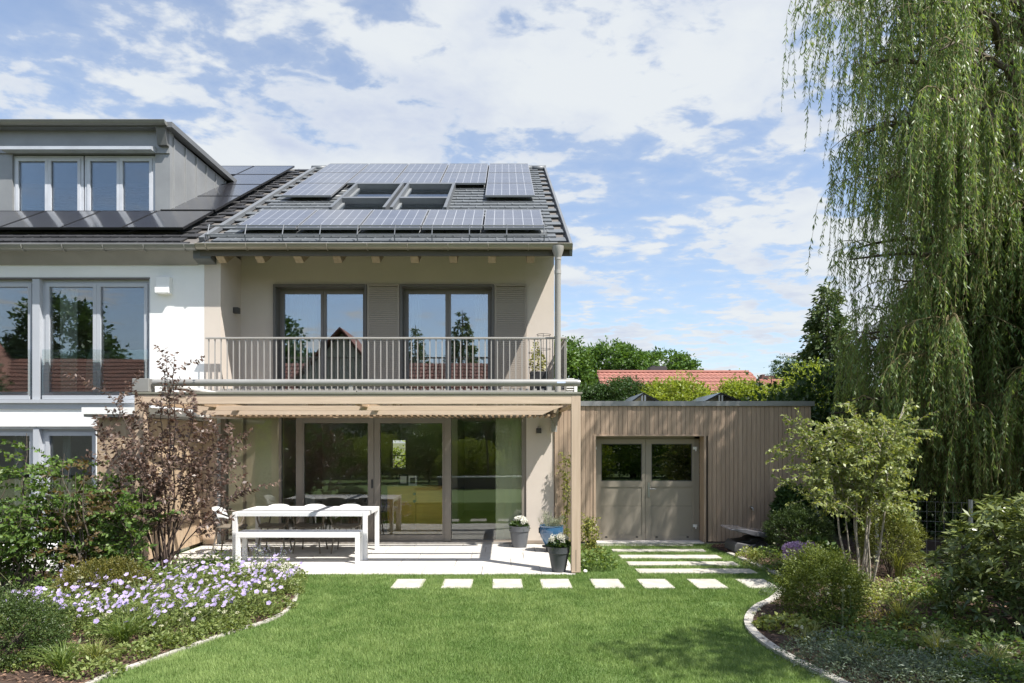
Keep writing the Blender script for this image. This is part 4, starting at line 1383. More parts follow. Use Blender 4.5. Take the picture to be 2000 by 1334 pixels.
for i, (px, w) in enumerate(((788, .10), (806, .08))):
    x = PX(px, 13.0)
    o = thing('picture_frame', ['oval', 'small upright'][i] + ' picture frame standing on the yellow sideboard', 'picture frame', (x, 13.0, .985))
    B().box(x - w, x + w, 12.99, 13.01, .985, 1.21 - .03 * i).build('frame', M_whitepl if i else M_dch, o)
    B().box(x - w * .6, x + w * .6, 12.985, 12.9895, 1.03, 1.17 - .03 * i).build('picture', M_dch if i else M_whitepl, o)

# ------------------------------------------------------------------ pots
M_pot = mat('grey_plastic_pot', (0.125, 0.13, 0.14), .55, var=.05)
M_potdk = mat('anthracite_pot', (0.062, 0.067, 0.072), .5, var=.06)
M_glaze = mat('blue_glaze', (0.03, 0.085, 0.18), .12, var=.3, vscale=3, coat=1.0, col2=(0.045, 0.135, 0.26))
M_soil = mat('potting_soil', (0.035, 0.025, 0.018), .95, bump=.5)
M_petalw = leafmat('white_petal', (0.80, 0.78, 0.68), (0.85, 0.85, 0.82), .2, .6, tcol=(1, 1, .9))
M_leafdk = leafmat('dark_pot_leaf', (0.030, 0.060, 0.018), (0.075, 0.125, 0.035))
M_lav = leafmat('grey_green_leaf', (0.15, 0.18, 0.12), (0.30, 0.32, 0.23), .2)


def blob_leaves(c, r, n, L, Wd, shell=.5, squash=(1, 1, 1), up=.3, outward=1.0):
    d = unit(RNG.normal(size=(n, 3)))
    rad = r * (shell + (1 - shell) * RNG.random(n)) ** .6
    P = np.array(c) + d * rad[:, None] * np.array(squash)
    D = unit(d * outward + RNG.normal(0, .6, (n, 3)) + np.array([0, 0, .15]))
    return leaf_arrays(P, D, RNG.uniform(.7, 1.2, n) * L, RNG.uniform(.8, 1.15, n) * Wd, up)


def pot(name, label, c, rim, base, h, m, cat='potted plant', round_=False):
    o = thing(name, label, cat, c)
    if round_:
        prof = [(base * .95, 0), (base, .02), (base * 1.35, h * .25), (rim * .97, h * .6), (rim, h * .85), (rim * .98, h * .95), (rim * 1.03, h), (rim * .96, h + .004), (rim * .93, h * .88), (.001, h * .87)]
    else:
        prof = [(base * .98, 0), (base, .012), (rim * .90, h * .745), (rim * .97, h * .76), (rim * .99, h * .985), (rim, h), (rim * .94, h), (rim * .90, h * .9), (.001, h * .9)]
    B().lathe(prof, c, 40).build('pot', m, o, smooth=True)
    B().lathe([(rim * .91, h * .905), (.001, h * .91)], c, 24, capb=False).build('soil', M_soil, o)
    return o


Y1 = 11.67
p1 = pot('flower_pot', 'grey pot of white flowers standing by the glass front', (PX(1014.5, Y1), Y1, 0), .184, .128, .372, M_pot)
c = ORG[p1]
V, F, T = blob_leaves((c.x, c.y, .37), .15, 260, .07, .04, squash=(1, 1, .5)); npmesh('foliage', V, F, M_leafdk, T, p1)
arr = []
for i in range(15):
    a = RNG.uniform(0, 6.28); rr = .12 * math.sqrt(RNG.random())
    arr.append(blob_leaves((c.x + .02 + rr * math.cos(a), c.y - .03 + rr * math.sin(a), .445 + .06 * (1 - (rr / .12) ** 2)), .042, 70, .022, .02, shell=.7, outward=.4))
V, F, T = merge(arr); npmesh('blossoms', V, F, M_petalw, T, p1, kind='stuff')

Y2 = 11.2
c2 = (PX(1077, Y2), Y2, 0)
dol = thing('plant_dolly', 'low wheeled plant trolley under the blue glazed pot', 'plant trolley', c2)
B().lathe([(.15, .075), (.16, .08), (.16, .098), (.001, .099)], c2, 20).build('platform', M_black, dol)
for a in (-2.2, -.9, .7, 2.2):
    x, y = c2[0] + .12 * math.cos(a), c2[1] + .12 * math.sin(a)
    B().tube([(x - .012, y, .026), (x + .012, y, .026)], .025, 12).box(x - .018, x + .018, y - .01, y + .01, .026, .078).build('caster', M_black, dol)
p2 = pot('flower_pot', 'blue glazed pot with grey green lavender on a trolley', (c2[0], c2[1], .1), .205, .115, .335, M_glaze, round_=True)
c = ORG[p2]
arr = []
for i in range(60):
    a = RNG.uniform(0, 6.28); rr = .17 * math.sqrt(RNG.random())
    bx, by = c.x + rr * math.cos(a), c.y + rr * math.sin(a)
    hgt = RNG.uniform(.12, .25) * (1.15 if math.cos(a) < 0 else .8)
    n = 40
    t = RNG.random(n)
    P = np.column_stack([bx + (bx - c.x) * .5 * t + RNG.normal(0, .008, n), by + (by - c.y) * .5 * t + RNG.normal(0, .008, n), c.z + .30 + hgt * t])
    D = np.column_stack([RNG.normal(0, .7, n), RNG.normal(0, .7, n), np.full(n, .9)])
    arr.append(leaf_arrays(P, D, RNG.uniform(.018, .034, n), .006))
V, F, T = merge(arr); npmesh('foliage', V, F, M_lav, T, p2)
B().box(c.x - .215, c.x - .20, c.y - .03, c.y + .01, .31, .40).build('handle', M_black, p2)

p3 = pot('flower_pot', 'dark grey pot of white flowers beside the pergola post', (.775, 9.47, 0), .16, .098, .355, M_potdk)
c = ORG[p3]
V, F, T = blob_leaves((c.x, c.y, .38), .135, 420, .06, .035, squash=(1, 1, .65)); npmesh('foliage', V, F, M_leafdk, T, p3)
arr = []
for i in range(13):
    a = RNG.uniform(0, 6.28); rr = .125 * math.sqrt(RNG.random())
    arr.append(blob_leaves((c.x + rr * math.cos(a), c.y + rr * math.sin(a) - .02, .46 + .06 * (1 - (rr / .125) ** 2)), .034, 60, .018, .016, shell=.7, outward=.4))
V, F, T = merge(arr); npmesh('blossoms', V, F, leafmat('cream_petal', (0.62, 0.60, 0.50), (0.80, 0.78, 0.70), .2, .6, tcol=(1, 1, .9)), T, p3, kind='stuff')

# balcony pot with wire cages
Yb = 11.5
cb = (PX(1052, Yb), Yb, 2.72)
p4 = thing('balcony_planter', 'black planter with a yellow green plant on the balcony', 'potted plant', cb)
B().box(cb[0] - .15, cb[0] + .15, Yb - .12, Yb + .12, 2.72, 2.72 + .33).build('pot', M_black, p4, bevel=.01)
V, F, T = blob_leaves((cb[0] - .01, Yb, 3.20), .17, 260, .06, .035, squash=(.75, .7, 1.15)); V2, F2, T2 = blob_leaves((cb[0] - .05, Yb, 3.42), .1, 60, .05, .028, squash=(.6, .6, 1.5))
V, F, T = merge([(V, F, T), (V2, F2, T2)])
npmesh('foliage', V, F, leafmat('pale_yellow_leaf', (0.16, 0.19, 0.05), (0.42, 0.40, 0.16), .35), T, p4)
M_wire = mat('dark_wire', (0.03, 0.027, 0.024), .5)
for i, (dx, dy, zt_) in enumerate(((-.06, -.06, 3.62), (.09, .05, 3.70))):
    o = thing('plant_cage', ['shorter wire plant cage over the balcony plant', 'taller wire plant cage behind the balcony plant'][i], 'plant cage', (cb[0] + dx, Yb + dy, 3.05), 'wire plant cages on the balcony')
    x, y = cb[0] + dx, Yb + dy
    for zz in (zt_, zt_ - .25, zt_ - .5):
        B().tube([(x + .12 * math.cos(a), y + .12 * math.sin(a), zz) for a in [2 * math.pi * q / 20 for q in range(21)]], .0045, 5).build('ring', M_wire, o)
    for a in (.4, 2.5, 4.6):
        B().tube([(x + .12 * math.cos(a), y + .12 * math.sin(a), zt_), (x + .12 * math.cos(a), y + .12 * math.sin(a), 3.02)], .004, 5).build('upright', M_wire, o)

# ------------------------------------------------------------------ robot mower under its flap roof
mw = thing('robot_mower', 'dark lawn mower under a raised grey lid against the board wall', 'lawn mower', (PX(1455, 11.4), 11.4, 0))
def q(px, py, Y): return (PX(px, Y), Y, PZ(py, Y))
Ym = 11.15
M_mgrey = mat('mower_grey_plastic', (0.09, 0.09, 0.095), .45, var=.05)
M_lid = mat('mower_lid_grey', (0.11, 0.11, 0.125), .22, coat=.8)
def slab(poly, y0, y1):
    return B().prism([(PX(a, (y0 + y1) / 2), PZ(b_, (y0 + y1) / 2)) for a, b_ in poly], 'y', y0, y1)
slab([(1424, 1074), (1497, 1080), (1500, 1064), (1480, 1053), (1470, 1058), (1458, 1060), (1430, 1055), (1425, 1062)], 10.95, 11.45).build('base', M_mgrey, mw, bevel=.015)
slab([(1431, 1055), (1455, 1052), (1462, 1047), (1482, 1047), (1497, 1056), (1498, 1062), (1470, 1059), (1458, 1060)], 11.0, 11.4).build('body', M_black, mw, bevel=.02)
slab([(1416, 1031), (1420, 1028.5), (1445, 1029), (1470, 1034), (1505, 1038), (1512, 1052), (1500, 1054), (1486, 1045), (1463, 1043)], 10.9, 11.5).build('lid', M_lid, mw, bevel=.012)
B().box(PX(1497, 11.4), PX(1505, 11.4), 11.35, 11.45, .0, .32).build('lid_hinge', M_mgrey, mw)
w = B().tube([(PX(1488, 10.93), 10.93, .11), (PX(1488, 10.93), 10.99, .11)], .095, 18).build('wheel', M_black, mw)
B().tube([(PX(1488, 10.92), 10.92, .11), (PX(1488, 10.92), 10.935, .11)], .05, 14).build('hub', M_mgrey, w)

# bits round the garage corner: corner pipe, leaning stake, wire fence
o = thing('corner_pipe', 'thin pale pipe upright at the right corner of the board garage', 'pipe', (PX(1584, 11.95), 11.95, 0))
B().tube([(PX(1584, 11.95), 11.95, .4), (PX(1584, 11.95), 11.95, PZ(957, 11.95))], .012, 8).build('pipe', M_pipe, o)
B().box(PX(1583, 11.95), PX(1585.5, 11.95), 11.955, 11.98, .44, .47).build('clip', M_steel, o)
o = thing('leaning_stake', 'silver metal stake leaning right beside the garage corner', 'stake', (PX(1612, 11.3), 11.3, 0))
B().tube([(PX(1618, 11.3), 11.3, 0.0), (PX(1587, 11.3), 11.3, PZ(968, 11.3))], .014, 8).build('rod', mat('galvanised', (0.45, 0.46, 0.46), .4, .5), o)
B().lathe([(.02, 0), (.02, .05)], (PX(1590, 11.3), 11.3, PZ(985, 11.3)), 10, True, True).build('clamp', M_whitepl, o)
fen = thing('wire_fence', 'low wire mesh garden fence with round metal posts under the willow', 'fence', (6.9, 10.0, 0))
fx = [(5.79, 10.35), (6.9, 9.85), (8.4, 9.3)]
for i, (x, y) in enumerate(fx):
    B().tube([(x, y, -.05), (x, y, .97)], .03, 12).lathe([(.034, .96), (.034, .985)], (x, y, 0), 12, True, True).build('post', MATS['galvanised'], fen, smooth=True)
M_wiregrey = mat('fence_wire', (0.30, 0.31, 0.31), .4, .6)
for i in range(2):
    (xa, ya_), (xb, yb_) = fx[i], fx[i + 1]
    b = B()
    for kz in range(7):
        z = .05 + kz * .148
        b.tube([(xa, ya_, z), (xb, yb_, z)], .0022, 4, False)
    nn = 11
    for kx in range(1, nn):
        t = kx / nn
        b.tube([(xa + (xb - xa) * t, ya_ + (yb_ - ya_) * t, .02), (xa + (xb - xa) * t, ya_ + (yb_ - ya_) * t, .94)], .0018, 4, False)
    b.build('wire_mesh', M_wiregrey, fen, kind='stuff')

# ------------------------------------------------------------------ vegetation
M_barkdk = mat('bark_grey_brown', (0.10, 0.08, 0.06), .95, var=.35, vscale=14, bump=.5, bscale=40)
M_barkpale = mat('bark_pale_stem', (0.36, 0.32, 0.26), .8, var=.3, vscale=18, bump=.2)
M_stemred = mat('dark_red_stem', (0.075, 0.05, 0.04), .7, var=.25, vscale=16)
M_stemgreen = mat('green_stem', (0.10, 0.13, 0.05), .7, var=.2)


def bez(p0, d0, L, n=7, bend=(0, 0, 0), jit=.04):
    """A wandering shoot: start, direction, length, steady bend."""
    p, d = Vector(p0), Vector(d0).normalized()
    pts = [p.copy()]
    for i in range(n):
        d = (d + Vector(bend) / n + Vector(RNG.normal(0, jit, 3))).normalized()
        p = p + d * (L / n)
        pts.append(p.copy())
    return pts


def along(pts, t):
    f = t * (len(pts) - 1)
    i = min(int(f), len(pts) - 2)
    return pts[i].lerp(pts[i + 1], f - i), (pts[i + 1] - pts[i]).normalized()


class Shoots:
    """Leaves set along shoots; gathers the wood and the leaves of one plant."""
    def __init__(s):
        s.wood, s.P, s.D = B(), [], []

    def shoot(s, pts, r0, r1, n=6):
        k = len(pts)
        s.wood.tube(pts, [r0 + (r1 - r0) * i / (k - 1) for i in range(k)], n, False)

    def leafy(s, pts, spacing, t0=.15, droop=-.2, spread=1.0):
        L = sum((pts[i + 1] - pts[i]).length for i in range(len(pts) - 1))
        n = max(2, int(L * (1 - t0) / spacing))
        for i in range(n):
            t = t0 + (1 - t0) * (i + random.random() * .6) / n
            p, d = along(pts, min(t, .999))
            side = Vector(RNG.normal(0, 1, 3)); side = (side - d * side.dot(d)).normalized()
            s.P.append(p); s.D.append(d * .6 + side * spread + Vector((0, 0, droop)))

    def arrays(s, L, Wd, up=.4):
        P, D = np.array([tuple(p) for p in s.P]), np.array([tuple(p) for p in s.D])
        return leaf_arrays(P, D, RNG.uniform(.65, 1.2, len(P)) * L, RNG.uniform(.8, 1.15, len(P)) * Wd, up)


# --- crowns of trees further off
def crown(lobes, nclump, per, cr, L, Wd, up=.35, low=-.5):
    """Leaf clumps over the surface of several lobes, gaps between them."""
    tot = sum(r[0] * r[2] for _, r in lobes)
    C = []
    for c, r in lobes:
        m = max(4, int(nclump * r[0] * r[2] / tot))
        d = unit(RNG.normal(size=(m, 3)))
        d = d[d[:, 2] > low]
        rad = RNG.uniform(.55, 1.05, len(d)) ** .7
        C.append((np.array(c) + d * rad[:, None] * np.array(r), d))
    cc = np.concatenate([x[0] for x in C]); cd = np.concatenate([x[1] for x in C])
    m = len(cc)
    sz = RNG.uniform(.55, 1.3, m)
    P = np.repeat(cc, per, 0) + RNG.normal(0, 1, (m * per, 3)) * np.repeat(sz, per)[:, None] * cr * np.array([1, 1, .62])
    D = np.repeat(cd, per, 0) * .8 + RNG.normal(0, .7, (m * per, 3)) + np.array([0, 0, -.15])
    tone = np.clip(np.repeat(RNG.random(m), per) * .6 + RNG.random(m * per) * .4, 0, 1)
    n = m * per
    return leaf_arrays(P, D, RNG.uniform(.7, 1.25, n) * L, RNG.uniform(.8, 1.2, n) * Wd, up, tone=tone)


def tree(name, label, base, lobes, m, nclump, per, cr, L, Wd, tr=.2, cat='tree', group=None, up=.35):
    o = thing(name, label, cat, base, group)
    w = B()
    zt = min(c[2] for c, _ in lobes)
    tp = bez(base, (0, 0, 1), max(.3, zt - base[2]), 6, jit=.05)
    w.tube(tp, [tr * (1 - .4 * i / 6) for i in range(7)], 9)
    for c, r in lobes:
        d = Vector(c) - tp[-2]
        for k2 in range(3):
            e = Vector(c) + Vector((RNG.uniform(-.5, .5) * r[0], RNG.uniform(-.5, .5) * r[1], RNG.uniform(-.1, .6) * r[2]))
            mid = tp[-2].lerp(e, .5) + Vector(RNG.normal(0, .12, 3)) * r[0]
            w.tube([tp[-2], mid, e], [tr * .5, tr * .3, tr * .08], 6, False)
    w.build('trunk', M_barkdk, o, smooth=True)
    V, F, T = crown(lobes, nclump, per, cr, L, Wd, up, -.5 if cat == 'tree' else -.8)
    npmesh('crown', V, F, m, T, o, kind='stuff')
    return o


L_mid = leafmat('broadleaf_mid', (0.039, 0.088, 0.018), (0.117, 0.202, 0.039), .3)
L_dark = leafmat('broadleaf_dark', (0.021, 0.052, 0.016), (0.065, 0.120, 0.031), .22)
L_yel = leafmat('broadleaf_yellow_green', (0.135, 0.196, 0.030), (0.324, 0.385, 0.074), .4)
L_con = leafmat('conifer_green', (0.035, 0.075, 0.028), (0.145, 0.19, 0.06), .15)


def at(px, py, Y): return (PX(px, Y), Y, PZ(py, Y))


tree('maple_tree', 'green leafy tree close to the right wall of the beige house', (PX(1090, 27), 27, 0), [(at(1085, 735, 27), (1.35, 1.4, 1.3)), (at(1102, 700, 27), (.85, 1, .75)), (at(1128, 745, 27), (.6, .8, .9))], L_mid, 330, 34, .17, .15, .085)
tree('lime_tree', 'tall round green tree behind the red roof, left of its chimney', (PX(1200, 40), 40, 0), [(at(1195, 712, 40), (1.9, 1.8, 1.35)), (at(1158, 728, 40), (1.0, 1.4, 1.2)), (at(1235, 720, 40), (1.3, 1.5, 1.1)), (at(1195, 770, 40), (2.4, 1.5, 1.5))], L_mid, 560, 30, .2, .2, .12)
tree('lime_tree', 'broad lower green tree behind the red roof, right of its chimney', (PX(1310, 42), 42, 0), [(at(1290, 722, 42), (1.6, 1.6, 1.15)), (at(1330, 730, 42), (1.0, 1.3, 1.05)), (at(1300, 770, 42), (2.0, 1.5, 1.2))], L_mid, 430, 30, .2, .2, .12)

# neighbours with red roofs
M_redtile = mat('red_clay_tile', (0.31, 0.130, 0.098), .85, var=.2, vscale=2.0, rand=.1, col2=(0.25, 0.105, 0.08))
M_redtile_b = M_redtile


def courses(parent, x0, x1, A, Bv, n, m, name='tile_course', wobble=.03):
    """Rows of pantiles from eave A (y,z) to ridge B (y,z): each course is a rolled strip."""
    for i in range(n):
        t0, t1 = i / n, (i + 1.12) / n
        y0, zz0 = A[0] + (Bv[0] - A[0]) * t0, A[1] + (Bv[1] - A[1]) * t0
        y1, zz1 = A[0] + (Bv[0] - A[0]) * t1, A[1] + (Bv[1] - A[1]) * t1
        vs, fs = [], []
        cols = max(6, int((x1 - x0) / .11))
        for c in range(cols + 1):
            x = x0 + (x1 - x0) * c / cols
            w = wobble * (1 if c % 2 else 0)
            vs += [(x, y0, zz0 + .05 + w), (x, y1, zz1 + w), (x, y0, zz0 + w - .0)]
        for c in range(cols):
            a = c * 3
            fs += [(a, a + 3, a + 4, a + 1), (a + 2, a + 5, a + 3, a)]
        B().add(vs, fs).build(name, m, parent)


Yh = 32.0
nh = thing('red_roof_house', 'neighbour house with a wide red tiled roof and dark chimney behind the garage', 'house', (PX(1310, Yh), Yh, 0))
hx0, hx1, zr = PX(1166, Yh), PX(1462, Yh), PZ(728, Yh)
B().prism([(Yh - 4.0, 0), (Yh + 4, 0), (Yh + 4, 2.9), (Yh, zr - .12), (Yh - 4.0, 2.9)], 'x', hx0 + .15, hx1 - .3).build('wall', mat('neighbour_wall', (0.40, 0.42, 0.44), .9), nh)
rf = B().hexa([(hx0, Yh - 4.4, 2.66), (hx1 + .35, Yh - 4.4, 2.66), (hx1, Yh, zr - .1), (hx0, Yh, zr - .1), (hx0, Yh - 4.4, 2.76), (hx1 + .35, Yh - 4.4, 2.76), (hx1, Yh, zr), (hx0, Yh, zr)]).build('roof', M_redtile, nh)
courses(rf, hx0, hx1 + .1, (Yh - 4.4, 2.76), (Yh, zr), 13, M_redtile)
B().box(PX(1271, Yh), PX(1304, Yh), Yh + .1, Yh + .8, zr - .5, PZ(716, Yh)).box(PX(1276, Yh), PX(1282, Yh), Yh + .2, Yh + .7, PZ(716, Yh), PZ(713, Yh)).box(PX(1284, Yh), PX(1302, Yh), Yh + .2, Yh + .7, PZ(716, Yh), PZ(714, Yh)).build('chimney', mat('chimney_slate', (0.05, 0.045, 0.045), .7), rf)
B().tube([(PX(1425, Yh), Yh, zr - .1), (PX(1425, Yh), Yh, PZ(722, Yh))], .05, 8).build('vent_pipe', MATS['chimney_slate'], rf)
B().tube([(hx0, Yh, zr + .03), (hx1, Yh, zr + .03)], .09, 8).build('ridge', M_redtile, rf)
Y2 = 45.0
nh2 = thing('red_roof_house', 'farther small red roofed house with a brick chimney beside the dark conifer', 'house', (PX(1500, Y2), Y2, 0))
ax0, ax1, zr2 = PX(1440, Y2), PX(1600, Y2), PZ(741, Y2)
B().prism([(Y2 - 3.5, 0), (Y2 + 3.5, 0), (Y2 + 3.5, 3.6), (Y2, zr2 - .1), (Y2 - 3.5, 3.6)], 'x', ax0, ax1).build('wall', MATS['neighbour_wall'], nh2)
rf = B().hexa([(ax0, Y2 - 1.2, zr2 - .65), (ax1, Y2 - 1.2, zr2 - .65), (ax1, Y2, zr2 - .1), (ax0, Y2, zr2 - .1), (ax0, Y2 - 1.2, zr2 - .55), (ax1, Y2 - 1.2, zr2 - .55), (ax1, Y2, zr2), (ax0, Y2, zr2)]).build('roof', M_redtile, nh2)
courses(rf, ax0, ax1, (Y2 - 1.2, zr2 - .55), (Y2, zr2), 5, M_redtile)
B().hexa([(ax0, Y2 - 3.9, 3.3), (ax1, Y2 - 3.9, 3.3), (ax1, Y2 - 1.2, zr2 - .7), (ax0, Y2 - 1.2, zr2 - .7), (ax0, Y2 - 3.9, 3.4), (ax1, Y2 - 3.9, 3.4), (ax1, Y2 - 1.2, zr2 - .6), (ax0, Y2 - 1.2, zr2 - .6)]).build('lower_roof', MATS['slate_grey_tile'], nh2)
B().box(PX(1488, Y2), PX(1512, Y2), Y2, Y2 + .7, zr2 - .4, PZ(734, Y2)).box(PX(1490, Y2), PX(1495, Y2), Y2 + .1, Y2 + .6, PZ(734, Y2), PZ(731, Y2)).build('chimney', mat('chimney_brick', (0.10, 0.05, 0.04), .8), rf)

# shrubs behind the garage
def bush(name, label, px, pyt, pw, Y, m, n=170, per=30, L=.07, Wd=.035, cr=.1, group=None, lobes=None, cat='shrub', zlow=.3):
    zt = PZ(pyt, Y); xc = PX(px, Y); r = pw / FPX * Y / 2
    lb = lobes or [((xc, Y, zt - r * .9), (r, r, r * .9)), ((xc - r * .35, Y, zt - r * 1.3), (r * .8, r * .8, r)), ((xc + r * .4, Y, zt - r * 1.35), (r * .75, r * .8, r)), ((xc, Y, max(zlow + .4, zt - r * 2.1)), (r * .9, r * .9, r))]
    return tree(name, label, (xc, Y, 0), lb, m, n, per, cr, L, Wd, tr=.05, cat=cat, group=group)


gs = 'shrubs behind the flat garage roof'
bush('yew_shrub', 'dark green dense shrub behind the garage, left of the black roof panel', 1222, 737, 105, 19, L_dark, 700, 46, .085, .035, .1, gs)
bush('yew_shrub', 'low dark green shrub behind the garage beside the pergola post', 1165, 752, 60, 19, L_dark, 300, 46, .085, .035, .1, gs)
bush('golden_shrub', 'loose yellow green shrub behind the garage, between the two black roof panels', 1330, 737, 128, 18, L_yel, 572, 39, .1, .042, .12, gs)
bush('golden_shrub', 'small yellow green shrub behind the garage, left of the right roof panel', 1285, 748, 60, 18.5, L_yel, 264, 36, .1, .042, .1, gs)
bush('golden_shrub', 'yellow green shrub rising over the right black roof panel', 1445, 742, 80, 18, L_yel, 374, 36, .1, .042, .12, gs)
bush('golden_shrub', 'yellow green shrub under the farther red roof', 1510, 755, 90, 18.5, L_yel, 374, 36, .1, .042, .11, gs)
bush('golden_shrub', 'tall yellow green shrub in front of the dark conifer', 1585, 715, 110, 17.5, L_yel, 572, 36, .1, .042, .14, gs)
tree('pine_tree', 'small dark round tree beside the far brick chimney', (PX(1537, 46), 46, 0), [(at(1535, 715, 46), (.85, .9, .7)), (at(1552, 735, 46), (.9, .9, .8)), (at(1520, 738, 46), (.7, .9, .6))], L_dark, 160, 30, .16, .16, .06)


def conifer(name, label, base, H, R, m, rows=34, seed=3, z0=.25, power=.75, cat='tree', L=.13, Wd=.05, dens=26):
    o = thing(name, label, cat, base)
    B().tube([base, (base[0], base[1], H * .6), (base[0], base[1], H)], [.14, .09, .02], 8).build('trunk', M_barkdk, o)
    arr = []
    for i in range(rows):
        t = i / rows
        z = z0 + (H - z0) * t
        rr = R * (1 - t) ** power + .06
        nb = max(5, int(rr * 15))
        for k2 in range(nb):
            a = RNG.uniform(0, 6.283)
            ln = rr * RNG.uniform(.72, 1.12)
            d = np.array([math.cos(a), math.sin(a), .12])
            n = max(8, int(dens * ln / R * 1.6) + 8)
            s = RNG.uniform(.35, 1, n)
            P = np.array([base[0], base[1], z]) + d * (ln * s)[:, None] + RNG.normal(0, .07, (n, 3)) * np.array([1, 1, .9])
            P[:, 2] -= .22 * (s ** 2) * ln * .6
            D = np.array([math.cos(a), math.sin(a), -.35]) + RNG.normal(0, .5, (n, 3))
            arr.append(leaf_arrays(P, D, RNG.uniform(.7, 1.25, n) * L, Wd, .2, tone=np.clip(RNG.random() * .6 + RNG.random(n) * .4, 0, 1)))
    V, F, T = merge(arr)
    npmesh('crown', V, F, m, T, o, kind='stuff')
    return o


conifer('conifer_tree', 'dark pointed conifer standing behind the right end of the garage', (PX(1616, 21), 21, 0), PZ(555, 21), 1.45, L_con, 46, power=.62, L=.17, Wd=.075, dens=34)

# --- hedge wall behind the willow
for i, (x, y, w, h, mm, lb) in enumerate(((7.0, 14.6, 2.8, 3.4, L_dark, 'tall dark hedge shrub seen under the willow, next to the garage corner'), (10.0, 14.2, 3.4, 3.8, L_dark, 'tall dark hedge shrub behind the willow trunk'), (13.0, 12.9, 3.4, 4.0, L_dark, 'tall dark hedge shrub at the far right behind the willow'))):
    tree('hedge_shrub', lb, (x, y, 0), [((x, y, h * .62), (w * .6, 1.0, h * .4)), ((x - w * .3, y, h * .4), (w * .45, 1.0, h * .42)), ((x + w * .35, y, h * .42), (w * .45, 1.0, h * .42)), ((x, y, h * .22), (w * .75, .9, h * .3)), ((x - w * .2, y - .3, h * .12), (w * .6, .7, h * .2)), ((x + w * .3, y - .3, h * .12), (w * .6, .7, h * .2))], mm, 800, 38, .17, .13, .075, .06, 'shrub', 'dark hedge shrubs behind the willow')

